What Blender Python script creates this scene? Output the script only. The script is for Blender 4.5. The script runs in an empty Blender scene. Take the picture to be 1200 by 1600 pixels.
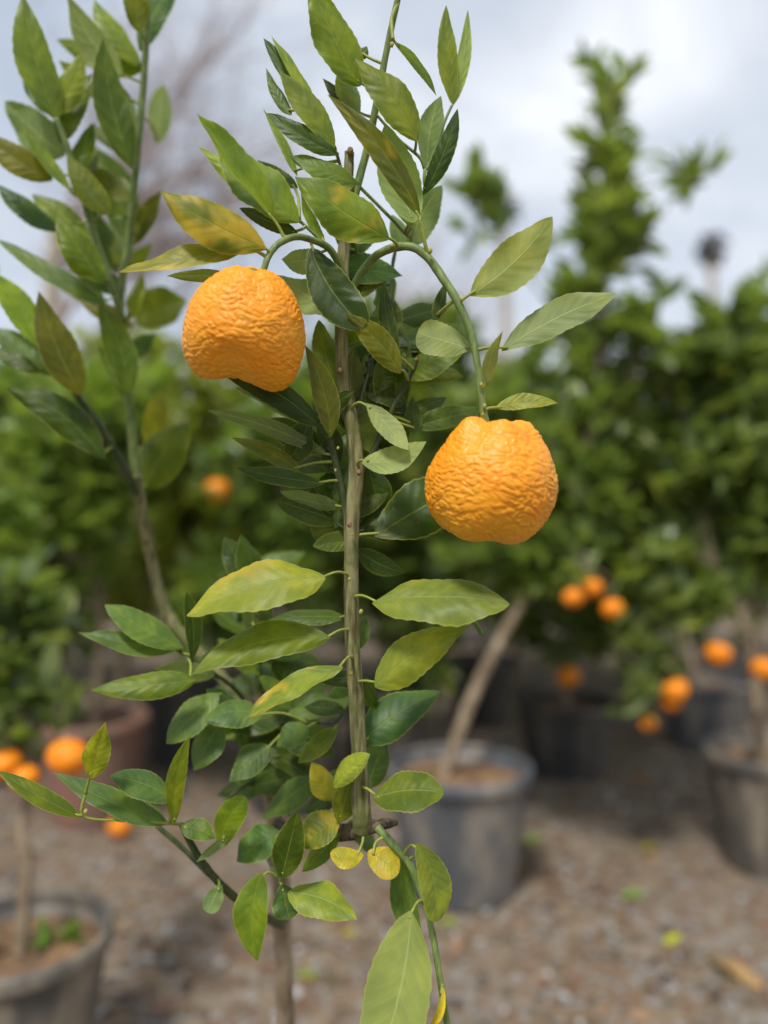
import bpy, math, random
import numpy as np
from mathutils import Vector, Matrix, noise
R = math.radians
random.seed(7); rng = np.random.default_rng(7)
scene = bpy.context.scene
COL = scene.collection

# ------------------------------------------------------------------ camera
CAM_H, F_PX, PITCH = 0.95, 1202.0, R(1.57)
CAMP = Vector((0, 0, CAM_H))
FWD = Vector((0, math.cos(PITCH), math.sin(PITCH)))
UPV = Vector((0, -math.sin(PITCH), math.cos(PITCH)))
cd = bpy.data.cameras.new('camera'); cam = bpy.data.objects.new('camera', cd); COL.objects.link(cam)
cam.location = CAMP; cam.rotation_euler = (R(90) + PITCH, 0, 0)
cd.sensor_fit = 'HORIZONTAL'; cd.sensor_width = 36.0; cd.lens = F_PX * 36 / 1200
cd.clip_start = 0.02; cd.clip_end = 2000
cd.dof.use_dof = True; cd.dof.focus_distance = 0.482; cd.dof.aperture_fstop = 2.8
scene.camera = cam

# ------------------------------------------------------------------ sky, sun, exposure
SUN_EL, SUN_AZ = R(56), R(200)          # azimuth clockwise from +Y: behind the camera, a little to its left
world = bpy.data.worlds.new('World'); scene.world = world; world.use_nodes = True
wt = world.node_tree; wt.nodes.clear()
def wn(t, **k):
    n = wt.nodes.new(t)
    for a, b in k.items(): setattr(n, a, b)
    return n
wout = wn('ShaderNodeOutputWorld'); wbg = wn('ShaderNodeBackground'); wbg.inputs['Strength'].default_value = 0.1
sky = wn('ShaderNodeTexSky', sky_type='NISHITA', sun_disc=False)
sky.sun_elevation = SUN_EL; sky.sun_rotation = SUN_AZ
tc = wn('ShaderNodeTexCoord'); mp = wn('ShaderNodeMapping'); mp.inputs['Scale'].default_value = (1.0, 1.0, 1.9)
mp.inputs['Location'].default_value = (0.35, 0.1, 0.3)
nz = wn('ShaderNodeTexNoise'); nz.inputs['Scale'].default_value = 2.6; nz.inputs['Detail'].default_value = 5; nz.inputs['Roughness'].default_value = 0.5
nz.inputs['Distortion'].default_value = 0.4
cr = wn('ShaderNodeValToRGB'); e = cr.color_ramp.elements
e[0].position = 0.38; e[0].color = (2.25, 2.55, 3.0, 1); e[1].position = 0.72; e[1].color = (4.3, 4.4, 4.6, 1)
m2 = cr.color_ramp.elements.new(0.53); m2.color = (2.85, 3.08, 3.45, 1)
mix = wn('ShaderNodeMixRGB'); mix.inputs['Fac'].default_value = 0.92
L = wt.links.new
L(tc.outputs['Generated'], mp.inputs['Vector']); L(mp.outputs['Vector'], nz.inputs['Vector']); L(nz.outputs['Fac'], cr.inputs['Fac'])
L(sky.outputs['Color'], mix.inputs['Color1']); L(cr.outputs['Color'], mix.inputs['Color2'])
L(mix.outputs['Color'], wbg.inputs['Color']); L(wbg.outputs['Background'], wout.inputs['Surface'])
sl = bpy.data.lights.new('sun', 'SUN'); sl.energy = 1.5; sl.angle = R(10); sl.color = (1, 0.965, 0.90)
sun = bpy.data.objects.new('sun', sl); COL.objects.link(sun)
sd = Vector((math.sin(SUN_AZ) * math.cos(SUN_EL), math.cos(SUN_AZ) * math.cos(SUN_EL), math.sin(SUN_EL)))
sun.rotation_euler = sd.to_track_quat('Z', 'Y').to_euler(); sun.location = (0, -2, 6)
vs = scene.view_settings; vs.view_transform = 'Standard'; vs.look = 'None'; vs.gamma = 1; vs.exposure = 1.28
vs.use_curve_mapping = False
scene.cycles.use_denoising = True
scene.cycles.max_bounces = 6; scene.cycles.transparent_max_bounces = 8

def P(px, py, d):
    """a point seen in the direction of photo pixel (px, py) at depth d metres"""
    return CAMP + FWD * d + Vector((1, 0, 0)) * ((px - 600) / F_PX * d) + UPV * ((800 - py) / F_PX * d)

# ------------------------------------------------------------------ materials
def newmat(name):
    m = bpy.data.materials.new(name); m.use_nodes = True; nt = m.node_tree
    return m, nt, nt.nodes['Principled BSDF'], nt.nodes['Material Output']
def nd(nt, t, ins=None, **k):
    n = nt.nodes.new(t)
    for a, b in k.items(): setattr(n, a, b)
    for a, b in (ins or {}).items():
        if hasattr(b, 'is_output'): nt.links.new(b, n.inputs[a])
        else: n.inputs[a].default_value = b
    return n
def mth(nt, op, a, b=None, c=None, clamp=False):
    ins = {0: a}
    if b is not None: ins[1] = b
    if c is not None: ins[2] = c
    return nd(nt, 'ShaderNodeMath', ins, operation=op, use_clamp=clamp).outputs[0]
def mixc(nt, f, a, b, mode='MIX'):
    return nd(nt, 'ShaderNodeMixRGB', {'Fac': f, 'Color1': a, 'Color2': b}, blend_type=mode).outputs['Color']
def sstep(nt, v, a, b):
    return nd(nt, 'ShaderNodeMapRange', {'Value': v, 'From Min': a, 'From Max': b, 'To Min': 0.0, 'To Max': 1.0}, interpolation_type='SMOOTHSTEP').outputs[0]
def c4(r, g, b): return (r, g, b, 1)

def leaf_material(name, detail=True):
    m, nt, bs, out = newmat(name)
    oi = nd(nt, 'ShaderNodeObjectInfo'); geo = nd(nt, 'ShaderNodeNewGeometry'); tex = nd(nt, 'ShaderNodeTexCoord')
    uv = nd(nt, 'ShaderNodeSeparateXYZ', {0: tex.outputs['UV']})
    u, v = uv.outputs[0], uv.outputs[1]
    a = mth(nt, 'ABSOLUTE', mth(nt, 'MULTIPLY_ADD', v, 2.0, -1.0))
    rnd = oi.outputs['Random'] if detail else geo.outputs['Random Per Island']
    uvs = nd(nt, 'ShaderNodeCombineXYZ', {0: u, 1: mth(nt, 'MULTIPLY', v, 0.42)}).outputs[0]
    offs = nd(nt, 'ShaderNodeVectorMath', {0: uvs, 1: nd(nt, 'ShaderNodeCombineXYZ', {0: mth(nt, 'MULTIPLY', rnd, 37.0), 1: mth(nt, 'MULTIPLY', rnd, 91.0), 2: mth(nt, 'MULTIPLY', rnd, 13.0)}).outputs[0]}, operation='ADD').outputs[0]
    n1 = nd(nt, 'ShaderNodeTexNoise', {'Vector': offs, 'Scale': 3.0, 'Detail': 3.0}).outputs['Fac']
    base = mixc(nt, 1.0, oi.outputs['Color'], mixc(nt, rnd, c4(0.72, 0.78, 0.8), c4(1.28, 1.2, 1.1)), 'MULTIPLY')
    if not detail:
        # new growth: some leaves of the crown are yellower and paler
        base = mixc(nt, sstep(nt, mth(nt, 'FRACT', mth(nt, 'MULTIPLY', rnd, 17.3)), 0.78, 0.98), base, c4(0.20, 0.24, 0.035))
    base = mixc(nt, sstep(nt, n1, 0.36, 0.70), mixc(nt, 1.0, base, c4(0.92, 0.94, 0.92), 'MULTIPLY'), mixc(nt, 1.0, base, c4(1.55, 1.36, 0.8), 'MULTIPLY'))
    n4 = nd(nt, 'ShaderNodeTexNoise', {'Vector': offs, 'Scale': 12.0, 'Detail': 4.0, 'Roughness': 0.65}).outputs['Fac']
    base = mixc(nt, 1.0, base, mixc(nt, n4, c4(0.82, 0.84, 0.8), c4(1.22, 1.2, 1.15)), 'MULTIPLY')
    # patches where the green has faded to yellow
    n2 = nd(nt, 'ShaderNodeTexNoise', {'Vector': offs, 'Scale': 3.2, 'Detail': 2.0}).outputs['Fac']
    yel = mth(nt, 'MULTIPLY', sstep(nt, mth(nt, 'ADD', n2, mth(nt, 'MULTIPLY_ADD', oi.outputs['Alpha'], 0.9, -0.9)), 0.36, 0.62), 0.85)
    base = mixc(nt, yel, base, c4(0.52, 0.36, 0.03))
    if detail:
        n3 = nd(nt, 'ShaderNodeTexNoise', {'Vector': offs, 'Scale': 5.0, 'Detail': 2.0}).outputs['Fac']
        s = mth(nt, 'ADD', mth(nt, 'MULTIPLY', u, 9.0), mth(nt, 'MULTIPLY_ADD', a, -1.9, mth(nt, 'MULTIPLY', n3, 0.9)))
        tri = mth(nt, 'ABSOLUTE', mth(nt, 'MULTIPLY_ADD', mth(nt, 'FRACT', s), 2.0, -1.0))       # 0 at the vein
        vein = mth(nt, 'MULTIPLY', sstep(nt, tri, 0.20, 0.02), sstep(nt, a, 0.95, 0.5))
        mid = sstep(nt, a, mth(nt, 'MULTIPLY_ADD', u, -0.035, 0.070), 0.015)
        edge = sstep(nt, a, 0.925, 0.995)
        under = geo.outputs['Backfacing']
        fine = nd(nt, 'ShaderNodeTexNoise', {'Vector': offs, 'Scale': 60.0, 'Detail': 2.0}).outputs['Fac']
        spots = sstep(nt, nd(nt, 'ShaderNodeTexNoise', {'Vector': offs, 'Scale': 22.0, 'Detail': 1.0}).outputs['Fac'], 0.72, 0.78)
        top = mixc(nt, mth(nt, 'MULTIPLY', vein, 0.18), base, mixc(nt, 1.0, base, c4(1.7, 1.6, 1.5), 'MULTIPLY'))
        top = mixc(nt, mth(nt, 'MULTIPLY', mid, 0.42), top, c4(0.25, 0.31, 0.06))
        top = mixc(nt, mth(nt, 'MULTIPLY', edge, 0.6), top, c4(0.34, 0.36, 0.07))
        top = mixc(nt, mth(nt, 'MULTIPLY', spots, 0.45), top, c4(0.30, 0.26, 0.07))
        bot = mixc(nt, 0.42, base, c4(0.33, 0.40, 0.17))
        bot = mixc(nt, mth(nt, 'MULTIPLY', vein, 0.28), bot, c4(0.36, 0.42, 0.18))
        bot = mixc(nt, mth(nt, 'MULTIPLY', mid, 0.75), bot, c4(0.40, 0.45, 0.16))
        bot = mixc(nt, mth(nt, 'MULTIPLY', edge, 0.5), bot, c4(0.40, 0.42, 0.14))
        col = mixc(nt, under, top, bot)
        rough = mth(nt, 'ADD', mth(nt, 'MULTIPLY_ADD', under, 0.18, 0.38), mth(nt, 'MULTIPLY', n1, 0.16))
        hgt = mth(nt, 'ADD', mth(nt, 'MULTIPLY', tri, 0.35), mth(nt, 'MULTIPLY', mid, -0.9))
        hgt = mth(nt, 'ADD', hgt, mth(nt, 'MULTIPLY', fine, 0.22))
        bmp = nd(nt, 'ShaderNodeBump', {'Height': hgt, 'Strength': 0.36, 'Distance': 0.0009})
        nt.links.new(bmp.outputs['Normal'], bs.inputs['Normal'])
    else:
        col = mixc(nt, geo.outputs['Backfacing'], base, mixc(nt, 0.5, base, c4(0.20, 0.25, 0.12)))
        rough = 0.36
        bs.inputs['Specular IOR Level'].default_value = 0.5
    nt.links.new(col, bs.inputs['Base Color'])
    if isinstance(rough, float): bs.inputs['Roughness'].default_value = rough
    else: nt.links.new(rough, bs.inputs['Roughness'])
    bs.inputs['Specular IOR Level'].default_value = 0.32 if detail else 0.55
    tr = nd(nt, 'ShaderNodeBsdfTranslucent', {'Color': mixc(nt, 1.0, col, c4(1.75, 1.9, 0.55), 'MULTIPLY')})
    mx = nd(nt, 'ShaderNodeMixShader', {0: 0.30 if detail else 0.38, 1: bs.outputs[0], 2: tr.outputs[0]})
    nt.links.new(mx.outputs[0], out.inputs['Surface'])
    return m
M_LEAF = leaf_material('citrus_leaf'); M_LEAF_FAR = leaf_material('citrus_leaf_crown', False)

def noisy(name, c1, c2, scale, rough=0.7, bump=0.3, stretch=(1, 1, 1), detail=6, dist=0.001, ramp=(0.35, 0.65), spec=0.3, c3=None, s3=None):
    m, nt, bs, out = newmat(name); tex = nd(nt, 'ShaderNodeTexCoord')
    mpn = nd(nt, 'ShaderNodeMapping', {'Vector': tex.outputs['Object'], 'Scale': stretch})
    n = nd(nt, 'ShaderNodeTexNoise', {'Vector': mpn.outputs[0], 'Scale': scale, 'Detail': float(detail), 'Roughness': 0.62}).outputs['Fac']
    col = mixc(nt, sstep(nt, n, *ramp), c4(*c1), c4(*c2))
    if c3:
        n2 = nd(nt, 'ShaderNodeTexNoise', {'Vector': tex.outputs['Object'], 'Scale': s3, 'Detail': 3.0}).outputs['Fac']
        col = mixc(nt, sstep(nt, n2, 0.5, 0.66), col, c4(*c3))
    nt.links.new(col, bs.inputs['Base Color'])
    bs.inputs['Roughness'].default_value = rough; bs.inputs['Specular IOR Level'].default_value = spec
    b = nd(nt, 'ShaderNodeBump', {'Height': n, 'Strength': bump, 'Distance': dist}); nt.links.new(b.outputs[0], bs.inputs['Normal'])
    return m
M_BARK = noisy('young_bark', (0.075, 0.07, 0.022), (0.27, 0.25, 0.115), 330, 0.8, 0.8, (1, 1, 0.09), c3=(0.12, 0.13, 0.04), s3=45, dist=0.0012)
M_DARKBARK = noisy('old_bark', (0.035, 0.028, 0.018), (0.16, 0.12, 0.075), 220, 0.85, 0.9, (1, 1, 0.4), dist=0.002)
M_TWIG = noisy('green_twig', (0.105, 0.155, 0.04), (0.19, 0.25, 0.075), 260, 0.5, 0.25, (1, 1, 0.25), dist=0.0005)
M_DKTWIG = noisy('dark_green_twig', (0.028, 0.045, 0.016), (0.07, 0.09, 0.03), 260, 0.5, 0.3, (1, 1, 0.25), dist=0.0005)
M_PETIOLE = noisy('petiole', (0.20, 0.25, 0.04), (0.30, 0.33, 0.06), 300, 0.5, 0.1)
M_TRUNK = noisy('tan_trunk_bark', (0.16, 0.115, 0.07), (0.36, 0.28, 0.185), 60, 0.85, 0.6, (1, 1, 0.25), dist=0.003)
M_PALETRUNK = noisy('pale_trunk_bark', (0.34, 0.29, 0.22), (0.50, 0.44, 0.35), 12, 0.9, 0.4, (1, 1, 0.3), dist=0.01)
M_BARE = noisy('bare_branch_bark', (0.34, 0.27, 0.25), (0.50, 0.41, 0.39), 20, 0.9, 0.3)
M_PALM = noisy('palm_frond', (0.035, 0.04, 0.03), (0.08, 0.085, 0.06), 3, 0.7, 0.1)
M_SOIL = noisy('potting_soil', (0.07, 0.045, 0.028), (0.22, 0.13, 0.07), 26, 0.95, 0.8, dist=0.01, c3=(0.28, 0.165, 0.08), s3=8)
M_BUD = noisy('bud', (0.30, 0.30, 0.05), (0.42, 0.38, 0.08), 300, 0.6, 0.2)
M_DRYBUD = noisy('dry_stub', (0.10, 0.06, 0.03), (0.30, 0.19, 0.10), 400, 0.8, 0.5)

def pot_material(name, c1, c2, dust):
    m, nt, bs, out = newmat(name); tex = nd(nt, 'ShaderNodeTexCoord')
    st = nd(nt, 'ShaderNodeMapping', {'Vector': tex.outputs['Object'], 'Scale': (1, 1, 0.5)})
    n = nd(nt, 'ShaderNodeTexNoise', {'Vector': st.outputs[0], 'Scale': 7.0, 'Detail': 5.0, 'Roughness': 0.6}).outputs['Fac']
    n2 = nd(nt, 'ShaderNodeTexNoise', {'Vector': tex.outputs['Object'], 'Scale': 60.0, 'Detail': 4.0}).outputs['Fac']
    col = mixc(nt, n2, c4(*c1), c4(*c2))
    col = mixc(nt, mth(nt, 'MULTIPLY', sstep(nt, n, 0.42, 0.68), 0.85), col, c4(*dust))
    nt.links.new(col, bs.inputs['Base Color']); bs.inputs['Roughness'].default_value = 0.6
    b = nd(nt, 'ShaderNodeBump', {'Height': n2, 'Strength': 0.2, 'Distance': 0.002}); nt.links.new(b.outputs[0], bs.inputs['Normal'])
    return m
M_POT = pot_material('grey_pot_plastic', (0.055, 0.06, 0.07), (0.10, 0.105, 0.115), (0.27, 0.235, 0.19))
M_POTB = pot_material('black_pot_plastic', (0.022, 0.022, 0.023), (0.05, 0.05, 0.05), (0.13, 0.11, 0.085))
M_POTT = pot_material('dusty_pot_plastic', (0.06, 0.055, 0.05), (0.11, 0.10, 0.085), (0.34, 0.28, 0.20))
M_POTC = pot_material('terracotta_pot', (0.20, 0.10, 0.07), (0.27, 0.14, 0.10), (0.18, 0.12, 0.09))

def rind_material():
    m, nt, bs, out = newmat('mandarin_rind'); tex = nd(nt, 'ShaderNodeTexCoord'); geo = nd(nt, 'ShaderNodeNewGeometry')
    vc = nd(nt, 'ShaderNodeAttribute', attribute_name='bump_height')
    n = nd(nt, 'ShaderNodeTexNoise', {'Vector': tex.outputs['Object'], 'Scale': 42.0, 'Detail': 4.0}).outputs['Fac']
    z = nd(nt, 'ShaderNodeSeparateXYZ', {0: tex.outputs['Object']}).outputs[2]
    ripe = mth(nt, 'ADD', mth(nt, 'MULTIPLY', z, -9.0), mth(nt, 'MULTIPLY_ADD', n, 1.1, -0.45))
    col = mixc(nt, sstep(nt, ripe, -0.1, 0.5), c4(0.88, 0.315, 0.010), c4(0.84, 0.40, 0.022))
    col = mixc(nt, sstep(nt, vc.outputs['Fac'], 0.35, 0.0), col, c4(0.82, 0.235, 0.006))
    col = mixc(nt, mth(nt, 'MULTIPLY', sstep(nt, nd(nt, 'ShaderNodeTexNoise', {'Vector': tex.outputs['Object'], 'Scale': 85.0, 'Detail': 2.0}).outputs['Fac'], 0.70, 0.76), 0.5), col, c4(0.42, 0.15, 0.03))
    nt.links.new(col, bs.inputs['Base Color'])
    bs.inputs['Roughness'].default_value = 0.42; bs.inputs['Specular IOR Level'].default_value = 0.42
    bs.inputs['Subsurface Weight'].default_value = 0.12; bs.inputs['Subsurface Radius'].default_value = (0.004, 0.0015, 0.0004)
    bs.inputs['Subsurface Scale'].default_value = 1.0
    v = nd(nt, 'ShaderNodeTexVoronoi', {'Vector': tex.outputs['Object'], 'Scale': 900.0}).outputs['Distance']
    b = nd(nt, 'ShaderNodeBump', {'Height': v, 'Strength': 0.3, 'Distance': 0.0005}); nt.links.new(b.outputs[0], bs.inputs['Normal'])
    return m
M_RIND = rind_material()
M_RINDFAR = noisy('deep_orange_rind', (0.80, 0.20, 0.008), (0.86, 0.30, 0.012), 60, 0.45, 0.5, dist=0.002)

def ground_material():
    m, nt, bs, out = newmat('nursery_soil'); tex = nd(nt, 'ShaderNodeTexCoord'); o = tex.outputs['Object']
    big = nd(nt, 'ShaderNodeTexNoise', {'Vector': o, 'Scale': 1.7, 'Detail': 4.0}).outputs['Fac']
    med = nd(nt, 'ShaderNodeTexNoise', {'Vector': o, 'Scale': 14.0, 'Detail': 6.0, 'Roughness': 0.7}).outputs['Fac']
    vor = nd(nt, 'ShaderNodeTexVoronoi', {'Vector': o, 'Scale': 55.0})
    col = mixc(nt, sstep(nt, med, 0.32, 0.7), c4(0.095, 0.070, 0.044), c4(0.27, 0.205, 0.138))
    col = mixc(nt, mth(nt, 'MULTIPLY', sstep(nt, big, 0.45, 0.68), 0.55), col, c4(0.21, 0.178, 0.138))
    chip = nd(nt, 'ShaderNodeSeparateXYZ', {0: vor.outputs['Color']})
    col = mixc(nt, mth(nt, 'MULTIPLY', sstep(nt, chip.outputs[0], 0.72, 0.8), 0.7), col, c4(0.17, 0.085, 0.052))
    col = mixc(nt, mth(nt, 'MULTIPLY', sstep(nt, chip.outputs[1], 0.80, 0.86), 0.8), col, c4(0.26, 0.25, 0.235))
    nt.links.new(col, bs.inputs['Base Color']); bs.inputs['Roughness'].default_value = 0.95; bs.inputs['Specular IOR Level'].default_value = 0.15
    h = mth(nt, 'ADD', med, mth(nt, 'MULTIPLY', vor.outputs['Distance'], 0.5))
    b = nd(nt, 'ShaderNodeBump', {'Height': h, 'Strength': 0.8, 'Distance': 0.012}); nt.links.new(b.outputs[0], bs.inputs['Normal'])
    return m
M_GROUND = ground_material()
def island_mat(name, cols, rough=0.85):
    m, nt, bs, out = newmat(name); geo = nd(nt, 'ShaderNodeNewGeometry')
    r = nd(nt, 'ShaderNodeValToRGB', {'Fac': geo.outputs['Random Per Island']}); r.color_ramp.interpolation = 'CONSTANT'
    el = r.color_ramp.elements
    for i, c in enumerate(cols):
        x = el[i] if i < 2 else el.new(0.5)
        x.position = i / len(cols); x.color = c4(*c)
    nt.links.new(r.outputs['Color'], bs.inputs['Base Color']); bs.inputs['Roughness'].default_value = rough
    return m
M_PEBBLE = island_mat('gravel_stone', [(0.15, 0.14, 0.13), (0.25, 0.245, 0.235), (0.12, 0.10, 0.08), (0.18, 0.135, 0.095), (0.40, 0.39, 0.38), (0.09, 0.075, 0.06)])
M_LITTER = island_mat('dry_leaf_litter', [(0.19, 0.085, 0.048), (0.13, 0.085, 0.052), (0.26, 0.155, 0.085), (0.08, 0.052, 0.034), (0.20, 0.095, 0.06), (0.20, 0.155, 0.095)])
def plain(name, c, rough=0.7):
    return noisy(name, tuple(x * 0.8 for x in c), tuple(min(1, x * 1.15) for x in c), 60, rough, 0.2)

# ------------------------------------------------------------------ mesh helpers
def link(name, me, parent=None, mats=(), smooth=True):
    o = bpy.data.objects.new(name, me); COL.objects.link(o)
    if parent is not None: o.parent = parent
    if mats and not me.materials:
        for m in mats: me.materials.append(m)
    if smooth: me.polygons.foreach_set('use_smooth', [True] * len(me.polygons))
    return o
def mesh(name, v, f):
    me = bpy.data.meshes.new(name); me.from_pydata([tuple(x) for x in v], [], f); me.update(); return me
def thing(name, label, cat, loc=(0, 0, 0), group=None):
    o = bpy.data.objects.new(name, None); COL.objects.link(o); o.location = loc; o.empty_display_size = 0.05
    o['label'] = label; o['category'] = cat
    if group: o['group'] = group
    return o
def tag(o, label, cat, group=None):
    o['label'] = label; o['category'] = cat
    if group: o['group'] = group
    return o
def catmull(pts, n):
    """pts: list of (Vector, radius); n samples per span"""
    out = []
    q = [pts[0]] + list(pts) + [pts[-1]]
    for i in range(1, len(q) - 2):
        p0, p1, p2, p3 = q[i - 1], q[i], q[i + 1], q[i + 2]
        for k in range(n):
            t = k / n; t2 = t * t; t3 = t2 * t
            def ev(a, b, c, d): return 0.5 * ((2 * b) + (c - a) * t + (2 * a - 5 * b + 4 * c - d) * t2 + (3 * b - a - 3 * c + d) * t3)
            out.append((ev(p0[0], p1[0], p2[0], p3[0]), p1[1] + (p2[1] - p1[1]) * t))
    out.append(pts[-1]); return out
def tube_data(s, seg=10, wob=0.0, base=0, seed=0.0):
    """rings along samples s=[(Vector,r)], capped"""
    v, f = [], []
    up = Vector((0.13, 0.9, 0.2)).normalized()
    for i, (p, r) in enumerate(s):
        t = (s[min(i + 1, len(s) - 1)][0] - s[max(i - 1, 0)][0])
        t = t.normalized() if t.length > 1e-9 else Vector((0, 0, 1))
        x = t.cross(up)
        if x.length < 1e-3: x = t.cross(Vector((1, 0, 0)))
        x.normalize(); y = t.cross(x)
        for k in range(seg):
            an = 2 * math.pi * k / seg
            rr = r
            if wob: rr *= 1 + wob * noise.noise(Vector((math.cos(an) * 1.3, math.sin(an) * 1.3, i * 0.35 + seed)))
            v.append(p + (x * math.cos(an) + y * math.sin(an)) * rr)
    n = len(s)
    for i in range(n - 1):
        for k in range(seg):
            a = base + i * seg + k; b = base + i * seg + (k + 1) % seg
            f.append((a, b, b + seg, a + seg))
    f.append(tuple(base + k for k in range(seg))[::-1]); f.append(tuple(base + (n - 1) * seg + k for k in range(seg)))
    return v, f
def tube(name, pts, mat, parent, n=8, seg=10, wob=0.0):
    s = catmull(pts, n) if len(pts) > 2 else pts
    v, f = tube_data(s, seg, wob, seed=random.random() * 50)
    return link(name, mesh(name, v, f), parent, [mat])

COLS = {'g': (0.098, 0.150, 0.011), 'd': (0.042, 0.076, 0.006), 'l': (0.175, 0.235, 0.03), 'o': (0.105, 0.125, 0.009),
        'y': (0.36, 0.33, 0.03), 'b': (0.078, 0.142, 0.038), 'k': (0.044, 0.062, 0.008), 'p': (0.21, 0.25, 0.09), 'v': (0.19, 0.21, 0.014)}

def leaf_surface(B, T, width, N, fold=12, bow=0.03, side=0.0, twist=0.0, nu=36, nv=10, p=0.72, q=0.85, teeth=0.0, quilt=0.012, wavy=0.03, seed=0.0, curl=0.15, asym=0.0):
    A = T - B; Lg = A.length; A.normalize()
    N = (N - A * N.dot(A)).normalized(); S = N.cross(A)
    tp = p / (p + q); pk = tp ** p * (1 - tp) ** q
    fo = R(fold); V = []; UV = []
    for i in range(nu + 1):
        t = i / nu
        tt = min(max(t, 0.004), 0.996)
        w = width * 0.5 * (tt ** p * (1 - tt) ** q) / pk
        tw = twist * (t - 0.5); S2 = S * math.cos(tw) + N * math.sin(tw); N2 = N * math.cos(tw) - S * math.sin(tw)
        arc = 4 * t * (1 - t)
        c = B + A * (Lg * t) + N * (bow * Lg * arc) + S * (side * Lg * arc)
        for j in range(nv + 1):
            a = 2 * j / nv - 1; aa = abs(a)
            ww = w * (1 + asym * (1 if a > 0 else -1)) * (1 + teeth * (0.5 + 0.5 * math.sin(t * 70 + seed)) * (aa > 0.95))
            z = ww * aa * math.sin(fo) - curl * ww * aa * aa
            z += quilt * Lg * math.sin(2 * math.pi * (7 * t - 1.4 * aa) + seed) * aa * (1 - aa) * 1.6 * min(1, arc * 1.5)
            z += wavy * width * noise.noise(Vector((t * 3.2, a * 1.1, seed))) * (0.3 + aa) * min(1, arc * 2)
            z += wavy * 0.6 * width * math.sin(t * 13 + seed * 3 + (1.2 if a > 0 else 0)) * aa * aa * aa * min(1, arc * 2)
            V.append(c + S2 * (a * ww * math.cos(fo)) + N2 * z); UV.append((t, j / nv))
    F = []
    for i in range(nu):
        for j in range(nv):
            k = i * (nv + 1) + j
            F.append((k, k + nv + 1, k + nv + 2, k + 1))
    return V, F, UV
def put_uv(me, UV):
    lay = me.uv_layers.new(name='UVMap'); idx = np.empty(len(me.loops), dtype=np.int32); me.loops.foreach_get('vertex_index', idx)
    lay.data.foreach_set('uv', np.asarray(UV, dtype=np.float32)[idx].ravel())

NODES = []            # (Vector, px, py, depth) samples of the main tree's wood, for petioles
def proj(p):
    q = p - CAMP; d = q.dot(FWD)
    return 600 + q.x / d * F_PX, 800 - q.dot(UPV) / d * F_PX, d

def add_leaf(parent, bx, by, tx, ty, w, code, d0, dd, roll=30, fold=12, bow=0.03, side=0.0, petiole=True, pmat=None, q=None, yel=0.0, twist=None, teeth=0.05):
    B, T = P(bx, by, d0), P(tx, ty, d0 + dd)
    A = (T - B).normalized(); Vw = (CAMP - (B + T) / 2).normalized()
    N0 = (Vw - A * Vw.dot(A)).normalized(); U = A.cross(N0)
    if U.z < 0: U = -U
    under = code[0] == 'u'; code = code.lstrip('u')
    r = R(roll); N = (N0 * math.cos(r) * (-1 if under else 1) + U * math.sin(r)).normalized()
    width = w * .93 * (d0 + dd / 2) / F_PX / max(0.45, math.cos(r)) / max(0.6, math.cos(R(fold)))
    sd_ = random.uniform(0, 20)
    V, F, UV = leaf_surface(B, T, width, N, fold, bow, side if not under else -side, random.uniform(-.35, .35) if twist is None else twist,
                            p=random.uniform(.66, .86), q=q or random.uniform(.80, 1.15), teeth=teeth, seed=sd_,
                            quilt=random.uniform(.006, .016), wavy=random.uniform(.04, .10), curl=random.uniform(.08, .42), asym=random.uniform(-.09, .09))
    nleaf = len(F)
    if petiole and NODES:
        best = min(NODES, key=lambda n: (n[0] - B).length)
        gap = (best[0] - B).length
        if gap > 0.002:
            mid = best[0].lerp(B, 0.55) + Vector((0, 0, 0.10 * gap)) 
            s = catmull([(best[0], .00125), (mid, .0009), (B + A * 0.004, .00085)], 4)
            v2, f2 = tube_data(s, 6, base=len(V)); V += v2; F += f2; UV += [(0.5, 0.5)] * len(v2)
    me = mesh('leaf', V, F); put_uv(me, UV)
    me.materials.append(M_LEAF); me.materials.append(pmat or M_PETIOLE)
    me.polygons.foreach_set('material_index', [0] * nleaf + [1] * (len(F) - nleaf))
    o = link('leaf', me, parent)
    c = COLS[code]; o.color = (c[0] * random.uniform(.9, 1.1), c[1] * random.uniform(.92, 1.08), c[2] * random.uniform(.85, 1.2), yel)
    return o

# ------------------------------------------------------------------ ground
def ground():
    n = 130; xs = np.sinh(np.linspace(-5.2, 5.2, n)) / math.sinh(5.2) * 400
    v = []; f = []
    for y in xs:
        for x in xs:
            z = 0.012 * noise.noise(Vector((x * 1.3, y * 1.3, 0))) + 0.008 * noise.noise(Vector((x * 5, y * 5, 3))) if abs(x) < 12 and abs(y) < 12 else 0
            v.append((x, y + 2, z))
    for j in range(n - 1):
        for i in range(n - 1):
            k = j * n + i; f.append((k, k + 1, k + n + 1, k + n))
    o = link('ground', mesh('ground', v, f), None, [M_GROUND]); o['kind'] = 'structure'
ground()
def gz(x, y): return 0.012 * noise.noise(Vector((x * 1.3, (y - 2) * 1.3, 0))) + 0.008 * noise.noise(Vector((x * 5, (y - 2) * 5, 3)))

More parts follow.
